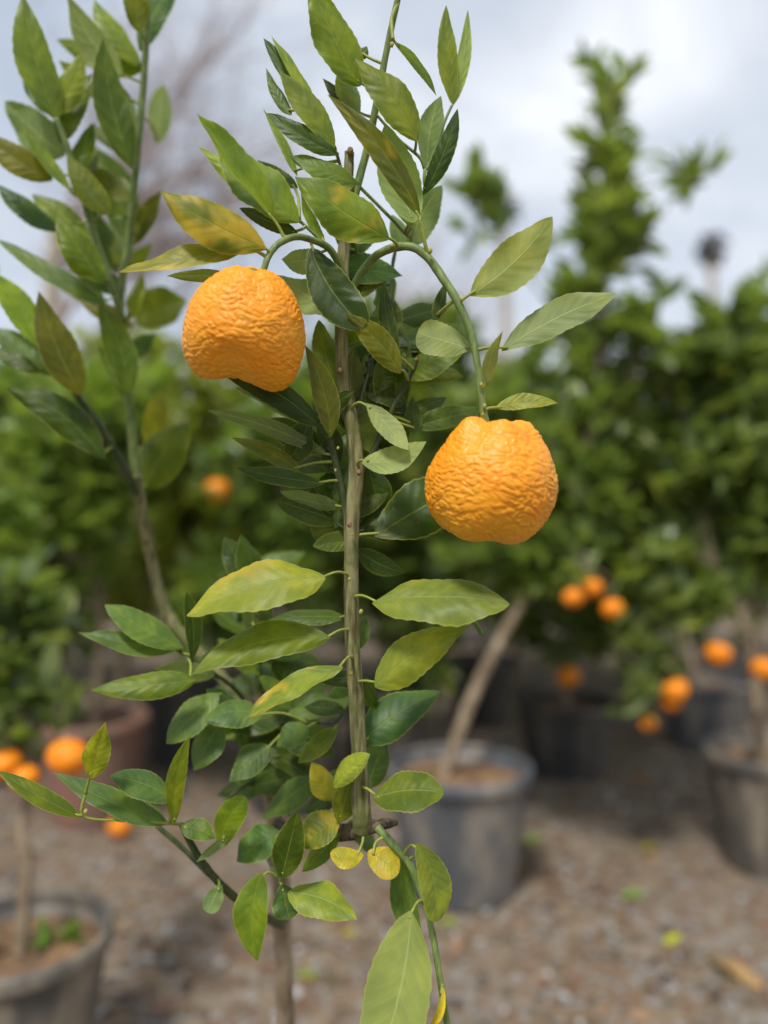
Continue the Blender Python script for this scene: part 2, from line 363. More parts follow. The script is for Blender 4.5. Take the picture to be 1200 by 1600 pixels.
def scatter(name, tv, tf, n, region, smin, smax, flat, mat, lift):
    x0, x1, y0, y1 = region
    tv = np.array(tv, float); nv = len(tv); V = np.empty((n * nv, 3)); F = []
    for i in range(n):
        x = rng.uniform(x0, x1); y = y0 + (y1 - y0) * rng.uniform(0, 1) ** 1.35; s = rng.uniform(smin, smax) 
        M = np.array((Matrix.Rotation(rng.uniform(0, 6.28), 3, 'Z') @ Matrix.Rotation(rng.normal(0, flat), 3, 'X') @ Matrix.Rotation(rng.normal(0, flat), 3, 'Y')))
        q = (tv * (s * rng.uniform(.7, 1.3, 3))) @ M.T
        V[i * nv:(i + 1) * nv] = q + np.array((x, y, gz(x, y) + s * lift))
        F += [tuple(i * nv + k for k in t) for t in tf]
    o = link(name, mesh(name, V, F), None, [mat]); o['kind'] = 'stuff'; return o
ico = [(0, 0, -.6), (.72, -.5, -.27), (-.3, -.85, -.27), (-.9, 0, -.27), (-.27, .85, -.27), (.75, .5, -.27), (.27, -.85, .3), (-.7, -.5, .3), (-.7, .5, .25), (.3, .85, .27), (.9, 0, .27), (0, 0, .6)]
icof = [(0, 1, 2), (1, 0, 5), (0, 2, 3), (0, 3, 4), (0, 4, 5), (1, 5, 10), (2, 1, 6), (3, 2, 7), (4, 3, 8), (5, 4, 9), (1, 10, 6), (2, 6, 7), (3, 7, 8), (4, 8, 9), (5, 9, 10), (6, 10, 11), (7, 6, 11), (8, 7, 11), (9, 8, 11), (10, 9, 11)]
o = scatter('gravel', ico, icof, 9000, (-3, 3, 0.9, 6.5), 0.003, 0.013, 0.3, M_PEBBLE, 0.3); tag(o, 'small grey and brown gravel stones strewn over the nursery soil', 'gravel')
lf = [(-1, 0, 0), (-.4, -.42, .14), (.35, -.4, .10), (1, 0, .2), (.35, .4, .22), (-.4, .42, .1)]
o = scatter('leaf_litter', lf, [(0, 1, 5), (1, 2, 4, 5), (2, 3, 4)], 3200, (-3, 3, 0.9, 6.5), 0.010, 0.028, 0.25, M_LITTER, 0.2); tag(o, 'reddish brown dry leaf litter scattered over the soil', 'leaf litter')

# ------------------------------------------------------------------ pots
def lathe(prof, seg=48):
    v, f = [], []
    for (r, z) in prof:
        for k in range(seg):
            a = 2 * math.pi * k / seg; v.append((r * math.cos(a), r * math.sin(a), z))
    for i in range(len(prof) - 1):
        for k in range(seg):
            a = i * seg + k; b = i * seg + (k + 1) % seg; f.append((a, b, b + seg, a + seg))
    return v, f
def pot(x, y, dia, h, mat, label, soil_mat=None, group=None):
    t = thing('plant_pot', label, 'plant pot', (x, y, gz(x, y) - 0.004), group)
    r = dia / 2; rb = r * 0.74
    body = [(0.001, 0.002), (rb * .93, 0.002), (rb * .985, 0.006), (rb, 0.018)] + [(rb + (r * .93 - rb) * k / 8, 0.018 + (h * .86 - .018) * k / 8) for k in range(1, 9)] + [(r * .945, h * .875), (r * .93, h * .93), (r * .90, h * .93), (r * .885, h * .80), (rb * .95, 0.03)]
    v, f = lathe(body); link('body', mesh('pot_body', v, f), t, [mat])
    rim = [(r * .935, h * .895), (r * .99, h * .90), (r * 1.0, h * .92), (r * 1.0, h * .985), (r * .985, h), (r * .93, h), (r * .915, h * .985), (r * .915, h * .90), (r * .935, h * .895)]
    v, f = lathe(rim); link('rim', mesh('pot_rim', v, f), t, [mat])
    v = []; f = []; n = 14; seg = 40
    zs = h * 0.90
    for i in range(n + 1):
        for k in range(seg):
            a = 2 * math.pi * k / seg; rr = r * .895 * i / n
            v.append((rr * math.cos(a), rr * math.sin(a), zs + 0.014 * noise.noise(Vector((rr * math.cos(a) * 14 + x * 9, rr * math.sin(a) * 14, 2))) - .01 * (i / n)))
    for i in range(n):
        for k in range(seg):
            a = i * seg + k; b = i * seg + (k + 1) % seg; f.append((a, b, b + seg, a + seg))
    link('soil', mesh('pot_soil', v, f), t, [soil_mat or M_SOIL])
    return t, zs + gz(x, y)

# ------------------------------------------------------------------ background trees
def leaf_template(nu=5):
    V, F, UV = leaf_surface(Vector((0, 0, 0)), Vector((1, 0, 0)), .42, Vector((0, 0, 1)), 14, .07, 0, .2, nu=nu, nv=2, quilt=0, wavy=.02)
    return np.array([tuple(x) for x in V]), F, np.array(UV)
LT_V, LT_F, LT_UV = leaf_template()
LEAF_MESHES = []
for k in range(4):
    V, F, UV = leaf_surface(Vector((0, 0, 0)), Vector((1, 0, 0)), random.uniform(.36, .48), Vector((0, 0, 1)), random.uniform(8, 24), random.uniform(-.02, .09), random.uniform(-.04, .04), random.uniform(-.4, .4), nu=8, nv=4, quilt=.01, wavy=.04, seed=k * 3.1)
    me = mesh('leaf', V, F); put_uv(me, UV); me.materials.append(M_LEAF); me.polygons.foreach_set('use_smooth', [True] * len(me.polygons)); LEAF_MESHES.append(me)
def leaf_frames(skeleton_pts, blobs, n_twigs, per, size, droop=0.0):
    """twigs from the wood out to points in the crown's blobs; leaves along each twig"""
    twigs, leaves = [], []
    vols = [b[1].x * b[1].y * b[1].z for b in blobs]; tot = sum(vols)
    for (c, rad), vol in zip(blobs, vols):
        for k in range(max(3, int(n_twigs * 1.15 * (vol / tot) ** .6 * (len(blobs) ** -.4)))):
            u = Vector((random.gauss(0, 1), random.gauss(0, 1), random.gauss(0, 1))).normalized() * random.uniform(.2, 1.0) ** .6
            tip = Vector((c.x + u.x * rad.x, c.y + u.y * rad.y, c.z + u.z * rad.z))
            st = min(skeleton_pts, key=lambda s: (s - tip).length + 1.3 * max(0, s.z - tip.z + .05))
            d = tip - st
            if d.length > .55: st = tip - d.normalized() * .55 * random.uniform(.6, 1)
            d = tip - st
            midp = st + d * .5 + Vector((random.gauss(0, .02), random.gauss(0, .02), .06 * d.length))
            twigs.append([(st, .0035), (midp, .0025), (tip, .0012)])
            m = max(4, int(per * random.uniform(.7, 1.3)))
            for j in range(m):
                t = random.uniform(.25, 1.02) if d.length > .12 else random.uniform(0, 1)
                q = st.lerp(midp, t * 2) if t < .5 else midp.lerp(tip, t * 2 - 1)
                out = Vector((random.gauss(0, 1), random.gauss(0, 1), random.gauss(.25 - droop, .6))).normalized()
                ax = (d.normalized() * random.uniform(.3, 1.1) + out).normalized()
                up = Vector((random.gauss(0, .45), random.gauss(0, .45), 1))
                leaves.append((q, ax, up, size * random.uniform(.65, 1.2)))
    return twigs, leaves
def frame(ax, up):
    x = ax.normalized(); y = up.cross(x)
    if y.length < 1e-3: y = Vector((0, 1, 0)).cross(x)
    y.normalize(); z = x.cross(y)
    return Matrix((x, y, z)).transposed()
def joined_leaves(name, leaves, parent, color, mat=None):
    n = len(leaves); nv = len(LT_V); V = np.empty((n * nv, 3)); 
    for i, (q, ax, up, s) in enumerate(leaves):
        V[i * nv:(i + 1) * nv] = (LT_V * s) @ np.array(frame(ax, up)).T + np.array(q)
    F0 = np.array(LT_F); F = (F0[None] + (np.arange(n) * nv)[:, None, None]).reshape(-1, 4)
    me = bpy.data.meshes.new(name); me.vertices.add(n * nv); me.vertices.foreach_set('co', V.ravel())
    me.loops.add(F.size); me.loops.foreach_set('vertex_index', F.ravel().astype(np.int32))
    me.polygons.add(len(F)); me.polygons.foreach_set('loop_start', np.arange(0, F.size, 4, dtype=np.int32)); 
    me.update(calc_edges=True); put_uv(me, np.tile(LT_UV, (n, 1)))
    o = link(name, me, parent, [mat or M_LEAF_FAR]); o.color = (*color, 0.0); o['kind'] = 'stuff'; return o
def bg_tree(label, trunk, limbs, blobs, n_twigs, per=11, size=.075, color=(0.06, 0.10, 0.022), own=0, group=None, cat='tree', name='citrus_tree', bark=None, droop=0.0, own_blob=None):
    base = trunk[0][0]
    t = thing(name, label, cat, base, group)
    inv = Matrix.Translation(-base)
    tr = lambda pts: [(p - base, r) for p, r in pts]
    tube('trunk', tr(trunk), bark or M_TRUNK, t, 8, 10, .25)
    sk = [p for p, r in catmull(trunk, 6)][len(trunk) * 2:]
    for lb in limbs:
        tube('branch', tr(lb), bark or M_TRUNK, t, 6, 7, .2); sk += [p for p, r in catmull(lb, 6)]
    tw, lv = leaf_frames(sk, blobs, n_twigs, per, size, droop)
    V, F = [], []
    for w in tw:
        v, f = tube_data(tr(catmull(w, 2)), 4, base=len(V)); V += v; F += f
    o = link('twigs', mesh('twigs', V, F), t, [M_TWIG]); o['kind'] = 'stuff'; o.name = 'twig_mass'
    lv = [(q - base, ax, up, s) for q, ax, up, s in lv]
    if own:
        def key(l):
            px, py, d = proj(l[0] + base); vis = -40 < px < 1240 and -40 < py < 1640
            return (0 if vis else 1, (l[0] + base).y if not own_blob else (abs(px - own_blob[0]) / own_blob[2]) + abs(py - own_blob[1]) / own_blob[3])
        lv.sort(key=key)
        for q, ax, up, s in lv[:own]:
            o = bpy.data.objects.new('leaf', random.choice(LEAF_MESHES)); COL.objects.link(o); o.parent = t
            o.matrix_local = Matrix.Translation(q) @ (frame(ax, up) * s).to_4x4()
            k = random.uniform(.8, 1.35); o.color = (color[0] * k * 1.1, color[1] * k, color[2] * k, random.choice([0, 0, 0, 0, .2]))
        lv = lv[own:]
    joined_leaves('crown', lv, t, color)
    return t
def blob(px, py, d, rx, ry, rd):
    return (P(px, py, d), Vector((rx / F_PX * d, rd, ry / F_PX * d)))
def from_ground(px, d, soil):
    """point on the soil of a pot that stands in the column of pixel px at depth d"""
    p = P(px, 800, d); return Vector((p.x, p.y, soil))

# centre pot and its leaning tree
pc = P(716, 800, 2.08); t, zs = pot(pc.x, pc.y, .395, .335, M_POT, 'grey plastic pot holding the tree with the leaning tan trunk')
trunk = [(Vector((pc.x - .05, pc.y, zs - .03)), .017), (P(738, 1090, 2.08), .0155), (P(798, 970, 2.1), .014), (P(868, 850, 2.14), .0125), (P(915, 700, 2.2), .011), (P(942, 500, 2.2), .009), (P(955, 300, 2.2), .006), (P(952, 120, 2.2), .003)]
limbs = [[(P(868, 850, 2.14), .009), (P(820, 740, 2.25), .007), (P(790, 620, 2.35), .005), (P(760, 520, 2.4), .003)],
         [(P(915, 700, 2.2), .008), (P(970, 620, 2.2), .006), (P(1015, 520, 2.15), .004)],
         [(P(930, 600, 2.2), .006), (P(890, 520, 2.3), .004), (P(800, 400, 2.35), .003), (P(745, 320, 2.35), .002)],
         [(P(948, 430, 2.2), .005), (P(1020, 350, 2.15), .003), (P(1098, 250, 2.12), .0015)],
         [(P(868, 850, 2.14), .006), (P(905, 870, 2.04), .004), (P(925, 905, 2.0), .002)], [(P(905, 870, 2.04), .003), (P(945, 900, 1.99), .002), (P(956, 935, 1.97), .0015)], [(P(905, 870, 2.04), .003), (P(900, 895, 2.0), .002), (P(897, 920, 1.98), .0015)]]
blobs = [blob(950, 150, 2.2, 38, 62, .07), blob(945, 245, 2.2, 72, 70, .13), blob(945, 350, 2.2, 88, 85, .15), blob(955, 470, 2.2, 100, 90, .18), blob(900, 620, 2.3, 150, 110, .25),
         blob(830, 700, 2.4, 140, 130, .25), blob(745, 310, 2.35, 42, 62, .06), blob(1065, 300, 2.15, 40, 50, .05), blob(970, 800, 2.3, 120, 90, .2), blob(860, 850, 2.2, 120, 80, .2), blob(880, 740, 2.08, 90, 90, .1), blob(835, 900, 2.1, 60, 60, .08), blob(780, 860, 2.35, 110, 90, .2), blob(700, 740, 2.5, 110, 130, .2)]
bg_tree('citrus tree with a leaning tan trunk and tall pointed crown in the grey pot', trunk, limbs, blobs, 340, 11, .092, (0.135, 0.20, 0.055), own=230, own_blob=(950, 250, 110, 160))

# pot and tree at the side of the yard
pr = P(1203, 800, 2.25); t, zs = pot(pr.x, pr.y, .385, .335, M_POTT, 'dusty pale-stained pot with a thin upright trunk, beside the bare soil path')
trunk = [(Vector((pr.x - .03, pr.y, zs - .03)), .016), (P(1178, 1060, 2.24), .014), (P(1158, 970, 2.24), .013), (P(1118, 885, 2.24), .012), (P(1098, 790, 2.28), .010), (P(1105, 650, 2.3), .006), (P(1110, 540, 2.3), .003)]
limbs = [[(P(1118, 885, 2.24), .008), (P(1050, 850, 2.2), .006), (P(1005, 920, 2.15), .004), (P(1000, 1040, 2.12), .003)],
         [(P(1158, 970, 2.24), .008), (P(1200, 860, 2.3), .006), (P(1220, 700, 2.3), .004)],
         [(P(1105, 700, 2.3), .006), (P(1040, 620, 2.25), .004), (P(1020, 560, 2.2), .003)],
         [(P(1120, 890, 2.24), .005), (P(1110, 950, 2.2), .003), (P(1120, 1004, 2.16), .002)],
         [(P(1158, 970, 2.24), .004), (P(1186, 995, 2.15), .003), (P(1194, 1030, 2.1), .002)], [(P(1005, 950, 2.14), .004), (P(1042, 1010, 2.11), .003), (P(1055, 1060, 2.1), .002)], [(P(1000, 1040, 2.12), .003), (P(1012, 1085, 2.11), .002), (P(1013, 1122, 2.1), .0015)]]
blobs = [blob(1100, 590, 2.3, 120, 110, .22), blob(1190, 560, 2.35, 90, 120, .22), blob(1080, 740, 2.3, 150, 110, .25), blob(1190, 800, 2.3, 110, 120, .22), blob(1000, 1030, 2.12, 42, 95, .06), blob(1010, 900, 2.2, 110, 70, .15), blob(1100, 950, 2.2, 60, 50, .08)]
bg_tree('bushy citrus tree rising from the dusty pot beside the bare soil path', trunk, limbs, blobs, 270, 11, .092, (0.118, 0.175, 0.06), own=160, droop=.25)

# black pot further back
pf = P(882, 800, 3.1); t, zs = pot(pf.x, pf.y, .40, .29, M_POTB, 'black pot standing behind the grey pot, in deep shade')
trunk = [(Vector((pf.x, pf.y, zs - .03)), .018), (P(880, 1010, 3.1), .016), (P(890, 900, 3.1), .013), (P(880, 760, 3.1), .009), (P(885, 600, 3.1), .004)]
limbs = [[(P(890, 920, 3.1), .009), (P(820, 830, 3.1), .006), (P(770, 740, 3.1), .003)], [(P(890, 900, 3.1), .009), (P(960, 820, 3.1), .006), (P(1000, 700, 3.1), .003)],
         [(P(888, 880, 3.1), .006), (P(900, 930, 2.95), .004), (P(912, 960, 2.9), .002)], [(P(900, 930, 2.95), .004), (P(896, 980, 2.93), .003), (P(888, 1030, 2.92), .002)]]
blobs = [blob(880, 700, 3.1, 140, 160, .3), blob(800, 820, 3.1, 110, 100, .3), blob(960, 850, 3.1, 110, 110, .3), blob(920, 930, 2.95, 80, 60, .15), blob(900, 980, 3.2, 130, 60, .2), blob(780, 940, 3.2, 110, 70, .25)]
bg_tree('dark citrus tree bearing fruit above the black pot', trunk, limbs, blobs, 215, 11, .10, (0.105, 0.155, 0.058), droop=.2)

# grey pot behind the side tree
pb = P(1098, 800, 3.45); t, zs = pot(pb.x, pb.y, .40, .31, M_POT, 'grey pot half hidden behind the dusty pot')
trunk = [(Vector((pb.x - .03, pb.y, zs - .03)), .018), (P(1068, 980, 3.45), .015), (P(1050, 880, 3.45), .012), (P(1060, 740, 3.45), .008), (P(1060, 600, 3.45), .003)]
limbs = [[(P(1050, 880, 3.45), .008), (P(1120, 800, 3.45), .005), (P(1180, 720, 3.45), .003)], [(P(1055, 860, 3.45), .008), (P(980, 780, 3.45), .005), (P(940, 680, 3.45), .003)]]
blobs = [blob(1050, 680, 3.45, 130, 130, .35), blob(1150, 780, 3.45, 110, 110, .3), blob(1000, 820, 3.45, 110, 100, .3)]
bg_tree('citrus tree growing in the half hidden grey pot', trunk, limbs, blobs, 200, 11, .10, (0.11, 0.165, 0.06))

# pot with weeds on the other side
pl = P(38, 800, 1.30); t, zsl = pot(pl.x, pl.y, .30, .285, M_POTT, 'dusty pot with green weeds on its soil and a thin crooked trunk')
trunk = [(Vector((pl.x, pl.y, zsl - .03)), .011), (P(42, 1345, 1.30), .010), (P(33, 1300, 1.31), .0085), (P(48, 1220, 1.32), .008), (P(38, 1120, 1.34), .007), (P(25, 1000, 1.36), .005), (P(30, 900, 1.38), .002)]
limbs = [[(P(48, 1220, 1.32), .004), (P(85, 1150, 1.3), .003), (P(108, 1156, 1.265), .002)], [(P(38, 1120, 1.34), .004), (P(10, 1140, 1.3), .003), (P(8, 1165, 1.28), .002)]]
blobs = [blob(40, 1010, 1.36, 80, 90, .1), blob(60, 1120, 1.32, 75, 60, .08), blob(0, 1130, 1.3, 50, 60, .07), blob(20, 900, 1.38, 70, 60, .1)]
bg_tree('small citrus tree with a crooked trunk in the weedy pot', trunk, limbs, blobs, 26, 9, .075, (0.062, 0.105, 0.03), own=60)
def weed(x, y, z, n, s, label):
    t = thing('weed', label, 'weed', (x, y, z))
    for k in range(n):
        a = random.uniform(0, 6.28); el = random.uniform(.3, 1.2); ax = Vector((math.cos(a) * math.cos(el), math.sin(a) * math.cos(el), math.sin(el)))
        o = bpy.data.objects.new('leaf', random.choice(LEAF_MESHES)); COL.objects.link(o); o.parent = t
        o.matrix_local = Matrix.Translation(Vector((random.gauss(0, s * .5), random.gauss(0, s * .5), -.004))) @ (frame(ax, Vector((0, 0, 1))) * s * random.uniform(.7, 1.4)).to_4x4()
        o.color = (0.10, 0.21, 0.03, 0)
    return t
weed(pl.x + .055, pl.y + .03, zsl, 16, .035, 'low green weed beside the crooked trunk in the dusty pot')
weed(pl.x - .06, pl.y - .04, zsl, 14, .035, 'leafy green weed near the rim of the dusty pot')

# pots and trees of the rows behind
rows = [  # px, depth, pot dia, pot h, mat, crown blobs (px,py,rx,ry), colour, twigs, label tree, label pot
    (150, 2.6, .36, .34, M_POTC, [(110, 760, 150, 130), (170, 640, 120, 90), (60, 880, 120, 100), (30, 960, 130, 70)], (0.085, 0.14, 0.026), 120, 'yellowish green citrus tree in the brown terracotta pot', 'brown terracotta pot seen past the drooping leaves'),
    (285, 3.3, .36, .33, M_POTB, [(320, 760, 120, 130), (250, 690, 120, 110), (360, 860, 100, 100), (230, 880, 110, 90), (330, 610, 110, 75), (210, 570, 90, 60)], (0.12, 0.145, 0.02), 110, 'citrus tree with yellowing leaves in a black pot beside the terracotta pot', 'black pot beside the terracotta pot'),
    (-10, 3.0, .36, .33, M_POTB, [(10, 720, 140, 140), (40, 640, 100, 90), (-40, 850, 140, 110), (20, 980, 130, 80)], (0.07, 0.125, 0.03), 110, 'leafy citrus tree growing behind the weedy pot', 'black pot behind the weedy pot'),
    (455, 2.7, .36, .33, M_POTB, [(440, 740, 130, 150), (500, 640, 100, 100), (420, 880, 110, 100), (560, 560, 90, 90), (330, 960, 100, 70)], (0.058, 0.105, 0.024), 120, 'dense citrus tree growing behind the fruiting stem', 'black pot under the dense citrus tree'),
    (600, 3.1, .36, .33, M_POTB, [(640, 720, 130, 150), (690, 640, 90, 90), (600, 860, 120, 110), (620, 960, 90, 70), (665, 1020, 55, 80), (680, 540, 80, 80)], (0.05, 0.09, 0.024), 120, 'dark green citrus tree standing between the grey pot and the dense tree', 'black pot between the grey pot and the dense tree'),
    (750, 3.9, .36, .33, M_POTB, [(750, 720, 130, 120), (800, 640, 90, 80), (720, 840, 120, 100)], (0.045, 0.08, 0.022), 90, 'shaded citrus tree in the row behind the black pot', 'black pot in the rear row')]
for px, d, dia, h, mat, bl, colr, ntw, lt, lp in rows:
    p0 = P(px, 800, d); t, zs = pot(p0.x, p0.y, dia, h, mat, lp)
    b0 = bl[0]
    trunk = [(Vector((p0.x, p0.y, zs - .03)), .016), (P(px + 6, 950, d), .013), (P((px + b0[0]) / 2, 860, d), .011), (P(b0[0], b0[1], d), .007), (P(b0[0], b0[1] - b0[3] * .8, d), .003)]
    limbs = [[(P((px + b0[0]) / 2, 860, d), .008), (P((b0[0] + b[0]) / 2, (860 + b[1]) / 2, d), .006), (P(b[0], b[1], d), .003)] for b in bl[1:]]
    bg_tree(lt, trunk, limbs, [blob(b[0], b[1], d, b[2], b[3], .36) for b in bl], int(ntw * 1.7), 11, .10, (colr[0] * 1.9, colr[1] * 1.75, colr[2] * 2.0))
REAR = [(60, 6.0, 570, 170, (0.09, 0.15, 0.035), 'round leafy tree behind the terracotta pot row'), (400, 6.4, 600, 170, (0.09, 0.15, 0.035), 'broad leafy tree behind the dense citrus tree'),
        (700, 6.2, 510, 130, (0.065, 0.11, 0.038), 'broad leafy tree behind the rear row of pots'), (960, 6.0, 560, 170, (0.065, 0.115, 0.03), 'round leafy tree behind the tall pointed crown'), (1210, 5.2, 425, 120, (0.10, 0.165, 0.033), 'light green leafy tree topping the bushy citrus tree')]
REAR += [(x, d, top, 150, (0.075, 0.125, 0.032), 'leafy bush filling the unbroken rear row of the nursery') for x, d, top in ((-60, 4.6, 610), (190, 4.4, 640), (330, 5.0, 620), (540, 4.7, 600), (800, 4.8, 580), (1000, 4.4, 600), (1180, 4.6, 560))]
for i, (px, d, top, rx, colr, lt) in enumerate(REAR):
    bot = 1010 if i >= 5 else 950
    p0 = from_ground(px, d, 0); cy = (top + bot) / 2; ry = (bot - top) / 2
    trunk = [(p0, .03), (P(px + 5, 1000, d), .026), (P(px - 5, 860, d), .02), (P(px, cy - ry * .3, d), .012), (P(px, top + 30, d), .004)]
    limbs = [[(P(px, 900, d), .012), (P(px + s * rx * .4, cy + 20, d), .008), (P(px + s * rx * .7, cy - 20, d), .004)] for s in (-1, 1)]
    bg_tree(lt, trunk, limbs, [blob(px, cy, d, rx * .8, ry, .5), blob(px - rx * .5, cy + 40, d, rx * .7, ry * .8, .5), blob(px + rx * .5, cy + 50, d, rx * .7, ry * .8, .5)], 190, 12, .14, (colr[0] * 1.7, colr[1] * 1.55, colr[2] * 1.9), name='leafy_tree' if i < 5 else 'leafy_bush', cat='tree' if i < 5 else 'bush', group='bushes of the rear row' if i >= 5 else None)

# far wood closing the horizon
def far_wood():
    lv = []
    for k in range(9000):
        a = random.uniform(-1.1, 1.1); d = random.uniform(24, 40); x = math.sin(a) * d; y = math.cos(a) * d
        hmax = 3.4 + 1.2 * noise.noise(Vector((a * 9, 0, 0))) + .7 * noise.noise(Vector((a * 31, 4, 0)))
        lv.append((Vector((x, y, random.uniform(0, hmax))), Vector((random.gauss(0, 1), random.gauss(0, 1), random.gauss(0, .6))).normalized(), Vector((random.gauss(0, .6), random.gauss(0, .6), 1)), random.uniform(.5, 1.0)))
    o = joined_leaves('far_wood', lv, None, (0.055, 0.085, 0.035)); tag(o, 'far-off dark green wood along the horizon', 'wood')
far_wood()

# fan palms on thin stalks
def palm(px, py, d, crown_r, label, trunk_r):
    top = P(px, py, d); base = Vector((top.x, top.y, 0)); t = thing('fan_palm', label, 'palm tree', base)
    tube('trunk', [(Vector((0, 0, 0)), trunk_r * 1.25), (Vector((.15, 0, top.z * .5)), trunk_r), (Vector((0, 0, top.z)), trunk_r * .85)], M_PALETRUNK, t, 6, 10, .1)
    for k in range(46):
        a = random.uniform(0, 6.28); el = random.uniform(-1.2, 1.3)
        ax = Vector((math.cos(a) * math.cos(el), math.sin(a) * math.cos(el), math.sin(el)))
        V, F, UV = leaf_surface(Vector((0, 0, 0)), ax * crown_r * random.uniform(.75, 1.1), crown_r * .45, Vector((0, 0, 1)) if abs(ax.z) < .9 else Vector((1, 0, 0)), 20, .1, 0, 0, nu=6, nv=4, p=1.1, q=.5, quilt=0, wavy=.05)
        o = link('frond', mesh('frond', [v + Vector((0, 0, top.z)) for v in V], F), t, [M_PALM])
palm(1111, 388, 46, 1.15, 'tall thin fan palm with a round dark crown beyond the bushy citrus tree', .28)
palm(786, 330, 44, 1.15, 'tall fan palm beyond the pointed crown, rising behind a leafy sprig', .3)

# bare trees
def bare_tree(base, h, lean, label, mat, bmat, n_main, spread, seed, r0, group=None):
    rr = random.Random(seed); t = thing('bare_tree', label, 'tree', base, group)
    top = Vector(lean)
    tr = [(Vector((0, 0, 0)), r0), (top * .35, r0 * .85), (top * .7, r0 * .7), (top, r0 * .5)]
    tube('trunk', tr, mat, t, 6, 10, .2)
    s = catmull(tr, 8)
    for k in range(n_main):
        st, r = s[rr.randint(len(s) // 2, len(s) - 1)]
        dirv = Vector((rr.gauss(spread[0], .35), rr.gauss(spread[1], .35), rr.gauss(spread[2], .25))).normalized()
        ln = h * rr.uniform(.35, .6); pts = [(st, r * .45)]; V, F = [], []
        for j in range(1, 5):
            pts.append((st + dirv * ln * j / 4 + Vector((rr.gauss(0, .05), rr.gauss(0, .05), rr.gauss(0, .05))) * ln, r * .45 * (1 - j / 4.6)))
        b = tube('branch', pts, bmat, t, 4, 6)
        for m in range(26):
            q, r1 = catmull(pts, 5)[rr.randint(5, 20)]
            dv = (dirv + Vector((rr.gauss(0, .5), rr.gauss(0, .5), rr.gauss(.1, .4)))).normalized(); l2 = ln * rr.uniform(.2, .5)
            seg = [(q, r * .10), (q + dv * l2 * .5 + Vector((rr.gauss(0, .03), 0, rr.gauss(0, .03))) * l2, r * .07), (q + dv * l2, r * .03)]
            v, f = tube_data(catmull(seg, 3), 4, base=len(V)); V += v; F += f
            for z in range(4):
                q2 = seg[1][0].lerp(seg[2][0], rr.random()); dv2 = (dv + Vector((rr.gauss(0, .6), rr.gauss(0, .6), rr.gauss(0, .5)))).normalized()
                v, f = tube_data([(q2, r * .045), (q2 + dv2 * l2 * .5, r * .02)], 3, base=len(V)); V += v; F += f
        link('twig_spray', mesh('twig_spray', V, F), b, [bmat])['kind'] = 'stuff'
    return t
b0 = P(72, 800, 8.0)
bare_tree(Vector((b0.x, b0.y, 0)), 5.0, (.05, 0, 4.2), 'bare pale-trunked tree with sweeping pinkish brown twigs against the sky', M_PALETRUNK, M_BARE, 16, (.95, 0, .55), 5, .15)
b1 = P(665, 800, 14.0)
bare_tree(Vector((b1.x, b1.y, 0)), 4.2, (0, 0, 3.6), 'grey brown twiggy tree showing under the bowed fruiting twig', M_BARE, M_BARE, 26, (0, 0, .5), 9, .16)

# ------------------------------------------------------------------ the fruiting citrus tree
main = thing('citrus_tree', 'fruiting citrus tree with a thin brown stem, glossy leaves and two arched twigs', 'tree', (0, 0, 0))
px2m = lambda w, d: w * d / F_PX / 2
def wood(name, pts, mat, seg=12, wob=.12, n=8):
    pp = [(P(x, y, d), px2m(w * .88, d)) for x, y, d, w in pts]
    s = catmull(pp, n)
    for p, r in s: NODES.append((p, r))
    v, f = tube_data(s, seg, wob, seed=random.random() * 40)
    return link(name, mesh(name, v, f), main, [mat])
mp_base = P(452, 800, .72)
tpot, zsm = pot(mp_base.x, mp_base.y, .36, .33, M_POT, 'grey pot at the foot of the fruiting citrus tree')
root = Vector((mp_base.x, mp_base.y, zsm - .03))
rear = [(root, .016), (P(452, 1750, .72), .0105), (P(446, 1600, .72), .0088), (P(442, 1450, .70), .0085), (P(434, 1300, .67), .0088), (P(424, 1190, .66), .0095), (P(412, 1090, .655), .008), (P(395, 1000, .65), .006), (P(385, 900, .65), .004)]
s = catmull(rear, 8); NODES += s
v, f = tube_data(s, 14, .12); main_trunk = link('trunk', mesh('trunk', v, f), main, [M_TRUNK])
wood('stem', [(566, 1296, .503, 34), (565, 1268, .50, 34), (561, 1180, .50, 29), (556, 1080, .50, 28), (550, 1000, .50, 27), (549, 900, .50, 26), (550, 810, .50, 27), (557, 735, .50, 28), (549, 660, .50, 26), (536, 590, .50, 24), (533, 520, .50, 23), (535, 440, .50, 22), (538, 370, .502, 21), (543, 300, .504, 19), (546, 238, .505, 17)], M_BARK, 18, .10, 12)
wood('branch', [(622, 1286, .499, 7), (600, 1288, .499, 18), (566, 1295, .507, 30), (520, 1302, .545, 30), (470, 1300, .60, 24), (432, 1290, .668, 24)], M_DARKBARK, 12, .35)
wood('shoot', [(538, 420, .50, 14), (546, 345, .507, 15), (560, 285, .508, 14), (573, 235, .506, 14), (588, 165, .50, 13), (602, 90, .495, 12), (620, 5, .49, 11), (640, -80, .485, 10)], M_TWIG)
wood('twig', [(535, 425, .50, 13), (516, 390, .492, 13), (490, 376, .484, 12), (464, 370, .476, 12), (440, 378, .470, 12), (422, 396, .466, 11.5), (411, 424, .464, 12)], M_TWIG)
wood('twig', [(536, 480, .50, 14), (552, 448, .497, 14), (566, 424, .494, 15), (586, 401, .49, 15), (615, 387, .485, 15), (644, 386, .48, 15), (668, 402, .477, 15.5), (690, 432, .474, 15.5), (713, 468, .47, 15), (735, 520, .467, 14), (747, 575, .465, 13), (753, 625, .464, 13), (759, 664, .464, 15)], M_TWIG)
wood('branch', [(549, 860, .505, 16), (540, 800, .502, 15), (530, 745, .50, 14), (519, 700, .497, 13), (509, 668, .494, 11), (498, 654, .492, 9)], M_DKTWIG)
